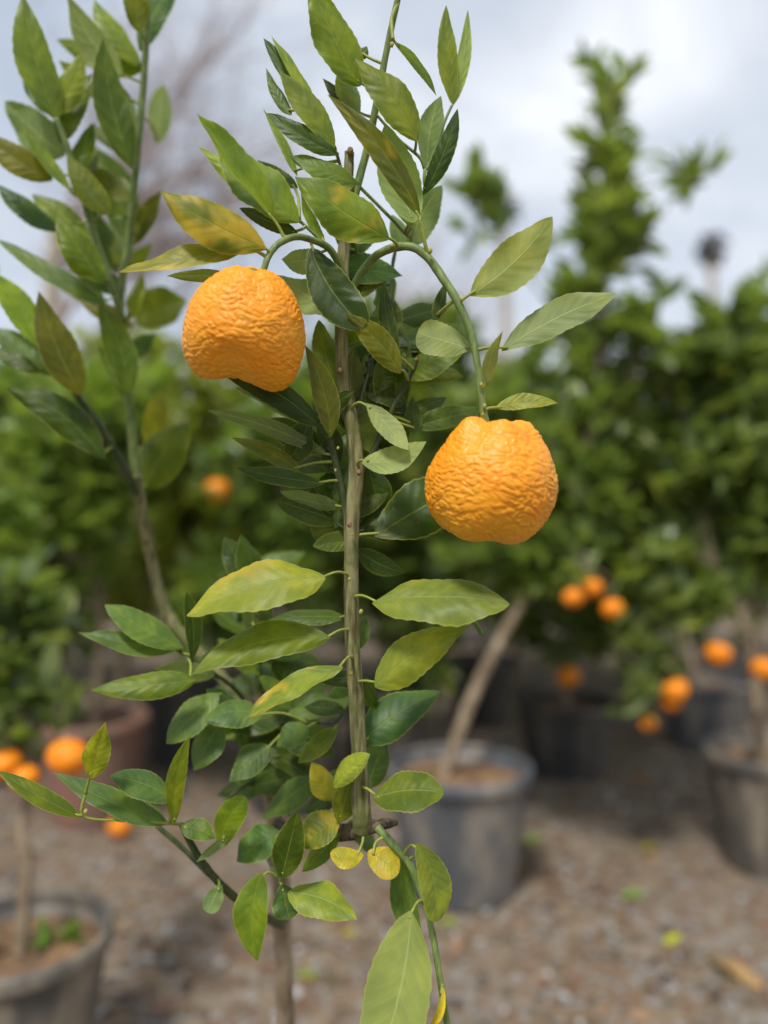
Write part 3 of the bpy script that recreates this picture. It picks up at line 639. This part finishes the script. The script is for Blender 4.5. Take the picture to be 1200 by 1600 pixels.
wood('twig', [(554, 650, .505, 9), (562, 630, .512, 7), (574, 590, .518, 6), (586, 545, .525, 5)], M_DKTWIG)
wood('twig', [(560, 745, .505, 10), (585, 700, .515, 9), (606, 655, .515, 9), (628, 612, .512, 9), (645, 580, .510, 8), (652, 562, .509, 6)], M_DKTWIG)
wood('twig', [(640, 590, .511, 6), (625, 565, .52, 5), (613, 500, .535, 6), (612, 430, .54, 7), (618, 390, .54, 6)], M_DKTWIG)
wood('twig', [(622, 5, .49, 8), (612, 30, .488, 7), (614, 62, .485, 6)], M_PETIOLE)
wood('twig', [(585, 175, .50, 5), (620, 215, .503, 5), (655, 245, .505, 6), (668, 262, .507, 6), (695, 190, .507, 5), (706, 165, .507, 5)], M_TWIG)
wood('twig', [(668, 400, .477, 9), (663, 375, .474, 6), (656, 345, .472, 6)], M_PETIOLE)
wood('twig', [(560, 290, .508, 6), (610, 340, .515, 6), (640, 370, .52, 5), (648, 350, .525, 5)], M_TWIG)
wood('twig', [(540, 300, .505, 7), (532, 260, .50, 6), (520, 225, .495, 6), (500, 175, .49, 4)], M_TWIG)
wood('twig', [(515, 392, .492, 6), (490, 365, .49, 6), (468, 345, .488, 5)], M_TWIG)
wood('twig', [(590, 1293, .497, 16), (612, 1318, .49, 14), (640, 1350, .485, 13), (660, 1400, .48, 12.5), (674, 1450, .475, 12), (686, 1520, .47, 12), (700, 1610, .465, 12), (712, 1700, .46, 11)], M_TWIG)
wood('branch', [(438, 1445, .685, 16), (410, 1430, .62, 15), (378, 1411, .56, 14), (345, 1382, .54, 14), (318, 1350, .53, 13), (298, 1318, .525, 12), (283, 1288, .52, 9)], M_DKTWIG)
wood('twig', [(345, 1382, .54, 10), (320, 1360, .55, 9), (285, 1325, .56, 9), (245, 1290, .56, 8)], M_DKTWIG)
wood('twig', [(432, 1290, .66, 8), (412, 1320, .58, 7), (420, 1345, .54, 6), (438, 1382, .52, 6)], M_DKTWIG)
wood('twig', [(283, 1288, .52, 6), (240, 1285, .515, 5), (180, 1282, .505, 4), (130, 1275, .495, 5), (134, 1240, .493, 6)], M_PETIOLE)
wood('twig', [(420, 1150, .655, 10), (370, 1080, .60, 8), (330, 1050, .57, 8), (300, 1030, .56, 8), (272, 1012, .55, 6)], M_DKTWIG)
wood('twig', [(424, 1190, .66, 9), (390, 1140, .60, 7), (350, 1095, .57, 6)], M_DKTWIG)
wood('twig', [(418, 1130, .655, 9), (450, 1130, .59, 7), (485, 1130, .56, 6), (525, 1130, .53, 4)], M_DKTWIG)
wood('twig', [(428, 1230, .66, 8), (460, 1220, .59, 7), (500, 1235, .55, 6), (535, 1275, .515, 5)], M_DKTWIG)
wood('twig', [(426, 1210, .66, 8), (380, 1230, .58, 6), (350, 1260, .55, 6), (342, 1320, .535, 5)], M_DKTWIG)
wood('twig', [(416, 1110, .655, 9), (400, 1010, .60, 7), (385, 940, .58, 5)], M_DKTWIG)
# limb that carries the two pale shoots
wood('limb', [(420, 1150, .658, 20), (340, 1050, .68, 19), (265, 965, .70, 20), (240, 890, .70, 20), (224, 810, .685, 20), (212, 740, .67, 19)], M_BARK, 12)
wood('shoot', [(213, 750, .672, 19), (203, 640, .66, 15), (195, 540, .65, 14), (188, 470, .645, 14), (200, 380, .64, 13), (212, 270, .63, 13), (224, 130, .62, 12), (230, 30, .61, 11), (228, -60, .60, 9)], M_TWIG, 12)
wood('shoot', [(216, 770, .675, 16), (180, 705, .655, 14), (148, 655, .645, 13), (112, 605, .635, 12), (75, 545, .625, 11), (40, 500, .62, 10), (-10, 440, .61, 9)], M_DKTWIG)
wood('shoot', [(192, 500, .645, 13), (172, 440, .63, 13), (150, 375, .62, 13), (128, 300, .61, 12), (105, 230, .60, 11), (88, 185, .595, 10)], M_TWIG)

LEAVES = """
562 135 486 -28 64 g 49 -1 25 10 .03 .04
652 220 555 92 56 g 48 0 28 10 .05 -.04
656 338 512 148 40 o 472 -.6 8 14 .02 -.06
562 92 573 72 18 d 50 0 20 10 0 0
560 182 533 105 36 p 505 0 25 10 .02 .05
557 188 504 122 24 k 506 .3 10 10 .02 0
706 162 697 8 32 l 507 -.5 20 10 .02 .03
707 166 731 15 22 ul 508 .4 15 10 .02 -.04
617 66 682 150 15 ub 487 .3 50 10 .06 .03
668 264 689 150 44 ub 512 .3 15 8 .0 .06
661 305 715 170 32 d 505 -.8 20 14 .02 -.05
646 348 602 193 66 ul 495 0 -15 8 .0 .03
648 358 597 268 20 ul 498 .3 40 10 0 .03
640 385 690 290 50 ub 53 .8 15 8 .0 .05
632 390 612 335 30 ub 54 .8 15 8 .0 0
497 174 412 60 26 d 492 .5 10 18 .03 .02
498 172 424 56 17 l 489 .5 45 10 .03 .03
523 230 436 112 42 l 486 -.5 28 12 .03 .0
455 180 416 106 20 b 497 .6 20 10 .0 .05
527 242 418 177 32 d 484 0 25 16 .05 .05
464 275 411 170 16 l 50 .5 40 10 .0 -.04
562 288 452 243 34 g 487 -.3 40 10 .06 .06
608 374 461 276 78 g 472 -1 24 9 .05 .04
426 342 308 178 46 l 469 -1.2 40 46 .02 .03
466 348 345 232 72 l 482 0 36 8 .05 .05
440 345 310 230 40 l 487 .5 30 8 0 -.05
416 389 250 298 70 o 462 -1.2 22 9 .05 .05
380 390 184 426 32 v 468 -.8 48 14 .06 .05
378 432 261 431 22 uk 475 -.3 35 10 .05 .03
466 366 374 325 26 k 487 .6 0 10 .02 0
465 294 402 250 24 d 502 .6 15 12 0 .03
507 380 470 300 18 l 50 0 40 12 .0 .05
558 397 523 350 30 d 51 .4 10 12 .0 0
486 388 570 512 72 d 482 -1.2 2 12 .03 -.06
505 395 440 405 40 up 49 1 -15 8 .0 .1
520 490 430 430 55 up 50 1 -20 8 .0 .0
626 584 539 489 46 o 478 -1 8 12 .02 -.06
624 565 600 438 27 d 495 0 5 20 .02 .05
680 502 697 440 20 d 487 0 15 16 .0 .0
738 546 652 520 56 up 477 .6 -20 6 .02 .0
735 462 863 339 76 uv 468 -.8 -10 8 .03 -.05
784 548 962 460 56 up 474 -1 -22 6 .02 .05
762 602 786 517 22 uv 462 -1 40 12 .02 .1
774 637 872 630 26 v 464 -.5 30 10 .02 .06
757 640 751 660 9 v 462 0 20 8 0 0
645 668 757 640 36 d 522 1.6 20 10 .04 0
572 630 638 703 36 up 475 -1 -30 10 .06 .05
566 723 666 690 44 up 478 -1 -25 10 .05 -.1
585 838 745 745 92 d 50 1.6 16 10 .04 .0
500 666 338 574 46 d 487 -.4 8 14 .04 -.06
482 660 368 606 34 ud 492 0 22 12 .03 -.06
517 682 476 538 42 o 488 -.8 12 20 .0 -.06
532 622 498 500 46 o 51 .6 15 10 .02 .04
514 712 325 642 26 ud 50 .8 25 10 .04 -.03
512 704 405 655 46 d 51 .8 20 10 .03 0
468 736 362 684 28 o 505 .8 20 10 .04 -.03
507 756 368 731 30 d 494 -.4 25 12 .05 .04
533 792 438 768 28 ub 50 0 32 10 .05 .08
550 812 486 832 58 o 512 .3 10 8 .02 .05
572 722 592 825 52 d 517 .4 12 8 .0 .05
560 832 592 815 18 v 512 .3 12 8 .0 0
560 648 553 540 44 o 515 .5 15 8 .0 .06
604 655 573 553 64 g 524 .6 15 8 .0 .06
610 660 622 560 50 d 532 .6 15 8 .0 0
640 590 676 668 44 l 535 .8 18 8 .0 .05
648 678 645 618 28 d 52 .2 10 10 .0 0
642 572 603 508 42 l 53 .5 20 10 .0 .05
640 565 660 500 36 g 545 .8 20 10 .0 .0
508 902 292 962 76 l 474 -1.4 40 8 .05 -.05
582 942 796 944 78 l 474 -1.6 38 8 .04 .03
540 965 418 970 28 d 52 0 42 10 .05 0
516 996 300 1054 62 g 478 -1.4 28 9 .05 -.08
536 1042 387 1121 36 l 468 -1 42 8 .04 -.04
586 1073 735 977 70 l 48 -.6 20 8 .04 .05
568 1158 690 1080 70 b 515 1.2 22 8 .03 .05
574 1232 602 1150 50 b 54 .6 15 8 .0 0
286 1012 164 945 46 b 548 -1 32 9 .04 .05
272 1016 121 988 36 b 55 -1.2 34 10 .05 .05
300 1032 291 925 28 d 54 -.5 10 16 .0 -.06
306 1062 140 1078 44 g 53 -1.5 22 10 .05 .03
335 1055 240 1046 34 ub 56 0 25 10 .03 0
405 1010 308 1032 40 ub 555 0 25 8 .03 0
342 1084 260 1162 54 b 55 -1 32 8 .05 .0
412 1116 320 1124 46 b 545 -1 36 8 .05 -.08
346 1128 303 1204 50 b 56 -1 28 8 .05 0
422 1166 358 1222 48 b 55 -1 30 8 .04 0
482 1136 432 1166 40 b 545 -.6 28 8 .03 -.06
527 1135 466 1192 32 g 53 -.6 15 28 .03 .05
492 1216 408 1282 44 b 56 -.4 30 10 .04 0
272 1287 297 1150 32 g 512 -1 12 18 .0 .06
272 1252 172 1212 46 b 512 -.8 32 9 .04 -.05
262 1288 84 1208 40 b 52 -.8 34 14 .05 .06
126 1277 -2 1205 30 g 493 -.8 26 12 .04 .04
140 1216 165 1128 44 v 488 -.3 8 20 .02 .0
283 1291 336 1310 34 g 515 -.3 28 10 .04 .05
342 1326 384 1245 46 g 528 -.6 18 12 .0 .08
356 1308 307 1347 15 ub 52 -.5 30 12 .04 0
346 1382 324 1426 30 ub 53 -.8 18 8 .03 0
440 1300 370 1346 54 b 55 -.8 24 8 .04 -.05
440 1372 466 1265 52 d 50 -.6 4 12 .0 .0
533 1276 468 1322 54 v 512 -.4 24 10 .04 0
530 1302 472 1362 34 g 52 -.2 26 8 .0 0
527 1248 487 1190 42 y 52 0 20 10 .0 .05
530 1284 550 1210 42 o 505 -.3 8 8 .0 .0
522 1230 578 1178 36 l 49 -.6 22 10 .04 .05
583 1247 693 1240 66 g 478 -1 36 8 .05 .05
568 1336 516 1336 34 y 49 -.6 26 12 .02 .12
575 1330 622 1366 46 y 485 -.6 22 8 .0 .05
652 1318 682 1440 52 l 47 -.6 12 16 .0 .1
655 1335 700 1420 36 g 482 -.2 14 12 .0 .08
625 1340 662 1492 44 b 495 .2 12 10 .0 -.06
642 1424 572 1700 108 ul 462 -1.2 -18 8 .02 .05
693 1542 662 1615 13 y 464 -.6 30 16 .0 .15
408 1363 402 1502 56 g 515 -1 14 14 .04 -.08
440 1382 452 1436 46 b 508 -.6 20 8 .0 0
450 1394 558 1437 58 l 508 -1.4 32 8 .04 .06
88 187 36 -12 60 l 595 -1 20 10 .03 .05
190 122 103 -12 52 uo 61 -.5 12 12 .03 .06
206 263 160 57 56 g 605 -1 18 10 .02 .05
216 50 208 -60 40 v 60 -1 14 10 .0 0
155 152 92 95 28 up 62 .5 28 10 .03 0
102 242 8 158 64 ub 625 .6 18 8 .0 .04
82 282 -24 208 46 o 60 -.8 12 10 .05 .06
112 300 34 193 22 l 595 -.8 38 14 .0 .03
170 336 104 238 44 o 605 -.6 12 10 .04 .05
92 362 -4 288 34 b 62 -.4 28 10 .05 .04
162 442 88 338 54 g 605 -1.2 24 10 .1 .05
166 477 -4 374 30 b 615 -.8 30 12 .04 .03
62 542 -14 425 48 l 60 -1 26 26 .02 -.03
126 617 60 455 60 o 605 -1 20 8 .03 .05
202 617 154 470 50 g 63 -.6 16 12 .03 -.05
88 587 -22 508 46 b 63 -.2 28 10 .03 0
62 582 -14 545 26 d 61 -.2 24 10 .03 0
164 718 10 606 58 d 62 -1.5 16 12 .05 -.08
218 332 144 226 60 ub 67 .6 18 8 .03 .04
246 225 256 132 38 ub 70 .8 18 8 .0 0
232 702 252 608 40 v 73 .6 18 8 .0 0
224 762 296 658 70 g 72 -.2 22 9 .0 .05
212 502 292 470 66 g 74 .6 24 20 .03 .05
166 472 84 438 36 ub 66 .6 24 8 .03 0
196 560 244 520 32 b 70 .6 24 10 .0 0
200 420 236 380 22 l 70 .4 24 10 .0 0
205 400 170 300 40 ub 69 .6 20 10 .0 0
"""
YEL = {(416, 389): .62, (608, 374): .25, (656, 338): .3, (536, 1042): .5, (568, 1336): .45, (575, 1330): .5, (527, 1248): .4, (508, 902): .25, (582, 942): .18, (380, 390): .35, (533, 1276): .45, (585, 838): .2}
QQ = {(738, 546): .38, (486, 388): .5, (565, 723): .6, (508, 902): .82, (582, 942): .78, (583, 1247): .62, (575, 1330): .5, (568, 1336): .6, (652, 1318): .5, (440, 1382): .45, (346, 1382): .45, (550, 812): .5, (642, 1424): .75, (342, 1326): .6}
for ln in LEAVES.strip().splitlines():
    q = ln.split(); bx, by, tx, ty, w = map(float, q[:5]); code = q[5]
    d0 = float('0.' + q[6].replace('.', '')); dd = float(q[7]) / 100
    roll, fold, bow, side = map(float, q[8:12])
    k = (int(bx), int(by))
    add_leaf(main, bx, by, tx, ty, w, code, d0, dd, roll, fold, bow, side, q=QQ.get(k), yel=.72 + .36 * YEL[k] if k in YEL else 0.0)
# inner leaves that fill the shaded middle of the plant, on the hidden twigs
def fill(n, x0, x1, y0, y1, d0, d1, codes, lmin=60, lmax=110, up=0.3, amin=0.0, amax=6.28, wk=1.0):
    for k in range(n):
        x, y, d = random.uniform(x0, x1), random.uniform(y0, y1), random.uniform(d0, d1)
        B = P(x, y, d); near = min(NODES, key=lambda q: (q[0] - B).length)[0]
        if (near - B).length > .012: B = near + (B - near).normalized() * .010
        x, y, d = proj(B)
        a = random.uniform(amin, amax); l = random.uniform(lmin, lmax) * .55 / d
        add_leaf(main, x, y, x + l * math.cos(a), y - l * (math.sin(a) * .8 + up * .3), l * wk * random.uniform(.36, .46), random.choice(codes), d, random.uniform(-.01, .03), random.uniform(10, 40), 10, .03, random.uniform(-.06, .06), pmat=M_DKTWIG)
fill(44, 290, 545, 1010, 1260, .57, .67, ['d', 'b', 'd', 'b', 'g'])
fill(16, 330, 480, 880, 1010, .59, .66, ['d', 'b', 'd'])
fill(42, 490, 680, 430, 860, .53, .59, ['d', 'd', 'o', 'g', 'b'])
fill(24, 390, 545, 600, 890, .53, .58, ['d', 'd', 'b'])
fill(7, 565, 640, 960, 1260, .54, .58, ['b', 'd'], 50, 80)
fill(24, 0, 260, 120, 720, .64, .74, ['g', 'o', 'l', 'b', 'g'], 100, 170, .3, R(60), R(165), .72)
# buds and dry stubs on the wood
def bud(px, py, d, r, mat, name='bud'):
    s = [(P(px, py + 3 * k, d), 0) for k in (1, -1)]
    v, f = [], []
    for i in range(7):
        for k in range(8):
            th = math.pi * (i + .02) / 6.04; an = 2 * math.pi * k / 8
            v.append(P(px, py, d) + Vector((math.sin(th) * math.cos(an), math.sin(th) * math.sin(an), math.cos(th) * 1.25)) * r * .62 * (1 + .15 * math.sin(k * 2.3 + i)))
    for i in range(6):
        for k in range(8):
            a = i * 8 + k; b = i * 8 + (k + 1) % 8; f.append((a, a + 8, b + 8, b))
    link(name, mesh(name, v, f), main, [mat])
for (x, y, d, r) in [(612, 70, .485, .0022), (722, 467, .466, .002), (752, 601, .46, .0018), (757, 634, .46, .0018), (672, 392, .47, .0024), (612, 384, .482, .0018), (546, 905, .488, .0016), (564, 956, .488, .0022), (548, 1052, .487, .002), (134, 1268, .49, .0022), (524, 735, .492, .0014), (550, 835, .49, .0012), (528, 700, .49, .0014)]:
    bud(x, y, d, r, M_BUD)
for (x, y, d, r) in [(531, 579, .487, .0024), (561, 738, .487, .0026), (546, 820, .488, .0022), (501, 656, .488, .0022), (650, 562, .505, .0018), (547, 236, .50, .0034), (566, 1180, .49, .0018)]:
    bud(x, y, d, r, M_DRYBUD, 'leaf_scar')
# small dead stalk that juts out under the broad leaf
tube('stalk', [(P(715, 960, .487), .0015), (P(740, 972, .484), .0014), (P(752, 988, .482), .0016), (P(756, 990, .482), .0022)], M_TWIG, main, 5, 8)

# ------------------------------------------------------------------ mandarins
def spline1(xs, ys, x): return np.interp(x, xs, ys)
def mandarin(px, py, d, halfw_px, prof, label, tilt, lobes, seed, stem_px):
    hw = halfw_px * d / F_PX
    t = thing('mandarin', label, 'fruit', P(px, py, d))
    nu, nv = 340, 210
    # smooth profile by angle: resample (rho, z) polyline with catmull
    pr = catmull([(Vector((a, b, 0)), 0) for a, b in prof], 24); pts = np.array([(p.x, p.y) for p, r in pr])
    s = np.concatenate([[0], np.cumsum(np.hypot(*np.diff(pts, axis=0).T))]); s /= s[-1]
    V = np.empty(((nv + 1) * nu, 3)); H = np.empty((nv + 1) * nu)
    for i in range(nv + 1):
        tt = i / nv; rho = np.interp(tt, s, pts[:, 0]); z = np.interp(tt, s, pts[:, 1])
        for k in range(nu):
            an = 2 * math.pi * k / nu; cx, cy = math.cos(an), math.sin(an)
            p = Vector((rho * cx, rho * cy, z)); nrm = p.normalized() if p.length > .05 else Vector((0, 0, 1))
            big = .055 * noise.noise(p * 1.25 + Vector((seed, 0, 0)))
            topm = max(0, min(1, (z - .35) / .4)); lob = lobes * topm * min(1, rho * 2.2) * (math.cos(an * 5 + seed + 1.6 * noise.noise(Vector((cx, cy, seed)) * 1.3)) - .25)
            botm = max(0, min(1, (-z - .45) / .4)); lob += .6 * lobes * botm * min(1, rho * 2) * math.cos(an * 4 + seed * 2)
            w = p + .10 * noise.noise_vector(p * 3.2 + Vector((0, seed, 0)))
            q = Vector((w.x * 6.0, w.y * 6.0, w.z * 13))
            n1 = abs(noise.noise(q + Vector((seed, 3, 1)))); n2 = abs(noise.noise(q * 1.9 + Vector((5, seed, 2)))); n3 = noise.noise(q * 3.6)
            h = .62 * min(1, n1 * 2.9) ** .75 + .30 * min(1, n2 * 2.8) + .10 * n3
            amp = .044 * (.75 + .5 * noise.noise(p * 2 + Vector((1, 1, seed))))
            V[i * nu + k] = tuple((p + nrm * (big + lob + amp * (h - .6))) * hw); H[i * nu + k] = h
    F = [(i * nu + k, (i + 1) * nu + k, (i + 1) * nu + (k + 1) % nu, i * nu + (k + 1) % nu) for i in range(nv) for k in range(nu)]
    if stem_px:      # the dent in the base, towards the camera side
        Rm = np.array(Matrix.Rotation(tilt[2], 3, 'Z') @ Matrix.Rotation(tilt[1], 3, 'Y') @ Matrix.Rotation(tilt[0], 3, 'X')); W = V @ Rm.T
        x0, sx, am = stem_px
        low = np.clip((-W[:, 2] / hw - .35) / .45, 0, 1); W[:, 2] += am * hw * np.exp(-((W[:, 0] / hw - x0) / sx) ** 2) * low * np.clip(.6 - W[:, 1] / hw, 0, 1)
        V = W @ Rm
    me = mesh('rind', V, F); at = me.attributes.new('bump_height', 'FLOAT', 'POINT'); at.data.foreach_set('value', H.astype(np.float32))
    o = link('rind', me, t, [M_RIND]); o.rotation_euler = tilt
    # calyx: a small green star under the stem
    ax = o.rotation_euler.to_matrix() @ Vector((0, 0, 1)); zt = prof[0][1] * hw
    v, f = [], []
    for i in range(5):
        for k in range(20):
            a = 2 * math.pi * k / 20; rr = hw * (.035 + .035 * i * (1 + .35 * math.cos(5 * a) * i / 4)); v.append((rr * math.cos(a), rr * math.sin(a), zt + hw * (.07 - .012 * i * i * .6)))
    for i in range(4):
        for k in range(20):
            a = i * 20 + k; b = i * 20 + (k + 1) % 20; f.append((a, a + 20, b + 20, b))
    c = link('calyx', mesh('calyx', v, f), t, [M_TWIG]); c.rotation_euler = tilt
    return t
mandarin(385, 513, .464, 94, [(0, .90), (.12, .94), (.28, .945), (.48, .86), (.70, .66), (.89, .37), (1.0, .02), (.99, -.34), (.88, -.68), (.66, -.90), (.36, -.84), (0, -.70)],
         'wrinkled mandarin with a hollow base, hanging from the short arched twig beside the stem', (R(22), R(11), 0), .022, 3.3, (-.12, .42, .22))
mandarin(767, 751, .464, 99, [(0, .78), (.12, .86), (.30, .925), (.50, .89), (.70, .68), (.89, .38), (1.0, .02), (.965, -.36), (.80, -.70), (.55, -.885), (.28, -.90), (0, -.84)],
         'plump flat-topped wrinkled mandarin hanging at the end of the long bowed twig', (R(6), R(3), R(10)), .05, 8.1, None)

def far_fruit(px, py, d, dia, label, group=None):
    nu, nv = 36, 22; v, f = [], []; sd_ = random.uniform(0, 30)
    for i in range(nv + 1):
        th = math.pi * i / nv
        for k in range(nu):
            a = 2 * math.pi * k / nu; p = Vector((math.sin(th) * math.cos(a), math.sin(th) * math.sin(a), math.cos(th) * .88))
            if abs(math.cos(th)) > .9: p *= 1 - .5 * (abs(math.cos(th)) - .9)
            v.append(p * dia / 2 * (1 + .06 * noise.noise(p * 1.4 + Vector((sd_, 0, 0))) + .02 * noise.noise(p * 8)))
    for i in range(nv):
        for k in range(nu):
            a = i * nu + k; b = i * nu + (k + 1) % nu; f.append((a, a + nu, b + nu, b))
    o = link('mandarin', mesh('mandarin', v, f), None, [M_RINDFAR]); o.location = P(px, py, d); o.rotation_euler = (random.uniform(-.3, .3), random.uniform(-.3, .3), 0)
    return tag(o, label, 'fruit', group)
FF = [(108, 1183, 1.26, .068, 'deep orange mandarin above the dusty weedy pot, larger than its neighbours', None),
      (8, 1195, 1.28, .055, 'orange mandarin hanging next to the crooked trunk', 'fruits by the crooked trunk'), (40, 1216, 1.25, .045, 'orange mandarin hanging next to the crooked trunk', 'fruits by the crooked trunk'),
      (187, 1291, 2.40, .07, 'yellow orange mandarin lying on the ground in front of the terracotta pot', None), (340, 766, 2.6, .085, 'blurred mandarin among the yellowing leaves', None),
      (896, 934, 1.98, .056, 'orange mandarin in the cluster of three above the black pot', 'cluster above the black pot'), (925, 919, 2.0, .056, 'orange mandarin in the cluster of three above the black pot', 'cluster above the black pot'), (957, 951, 1.97, .057, 'orange mandarin in the cluster of three above the black pot', 'cluster above the black pot'),
      (888, 1057, 2.92, .088, 'single orange mandarin just over the soil of the black pot', None),
      (1055, 1078, 2.1, .072, 'tall bright mandarin beside the hanging pale leaves', None), (1122, 1022, 2.15, .075, 'orange mandarin hanging beside the thin upright trunk, on the side of the hanging leaves', None), (1194, 1046, 2.1, .07, 'orange mandarin against the thin upright trunk over the dusty pot', None),
      (1013, 1131, 2.1, .045, 'small mandarin at the bottom of the hanging pale leaves', None), (1048, 1096, 2.12, .06, 'mandarin tucked below the tall bright one', None),
      (647, 738, 2.7, .045, 'tiny orange fruit seen between the pale leaves and the hanging mandarin', None), (916, 818, 2.9, .06, 'dull orange fruit deep in the dark citrus tree', None)]
for a in FF: far_fruit(*a)

# ------------------------------------------------------------------ fallen leaves
def fallen(px, py, length, col, label, rot, group=None):
    d = CAM_H * F_PX / max(1, (py - 833)); p = P(px, py, d); z = gz(p.x, p.y)
    V, F, UV = leaf_surface(Vector((-.5, 0, 0)) * length, Vector((.5, 0, 0)) * length, length * .48, Vector((0, 0, 1)), 12, .08, .05, .5, nu=12, nv=6, wavy=.12, seed=px)
    me = mesh('fallen_leaf', V, F); put_uv(me, UV); o = link('fallen_leaf', me, None, [M_LEAF]); o.location = (p.x, p.y, z + .006); o.rotation_euler = (R(8), R(-6), rot)
    o.color = (*col, 0); tag(o, label, 'leaf', group)
for a in [(1146, 1522, .13, (.46, .29, .19), 'large tan dry leaf lying on the gravel', 2.2), (1052, 1475, .05, (.38, .42, .03), 'bright yellow green leaf fallen on the gravel near the tan dry leaf', .6),
          (990, 1406, .065, (.24, .36, .10), 'pale green leaf fallen on the soil path', .1), (1014, 1325, .06, (.40, .33, .05), 'dull yellow leaf fallen on the soil path', .2), (834, 1318, .07, (.14, .22, .04), 'green leaf fallen beside the grey pot', .5),
          (546, 1458, .04, (.42, .38, .04), 'yellow leaf on the ground near the tree trunk', .3), (478, 1528, .05, (.26, .34, .08), 'pale green leaf on the ground beside the tree trunk', .0), (1000, 1222, .08, (.36, .17, .12), 'reddish dry leaf fallen between the pots', .4),
          (700, 1448, .05, (.22, .30, .06), 'green leaf fallen in front of the grey pot', 0.)]:
    fallen(*a)
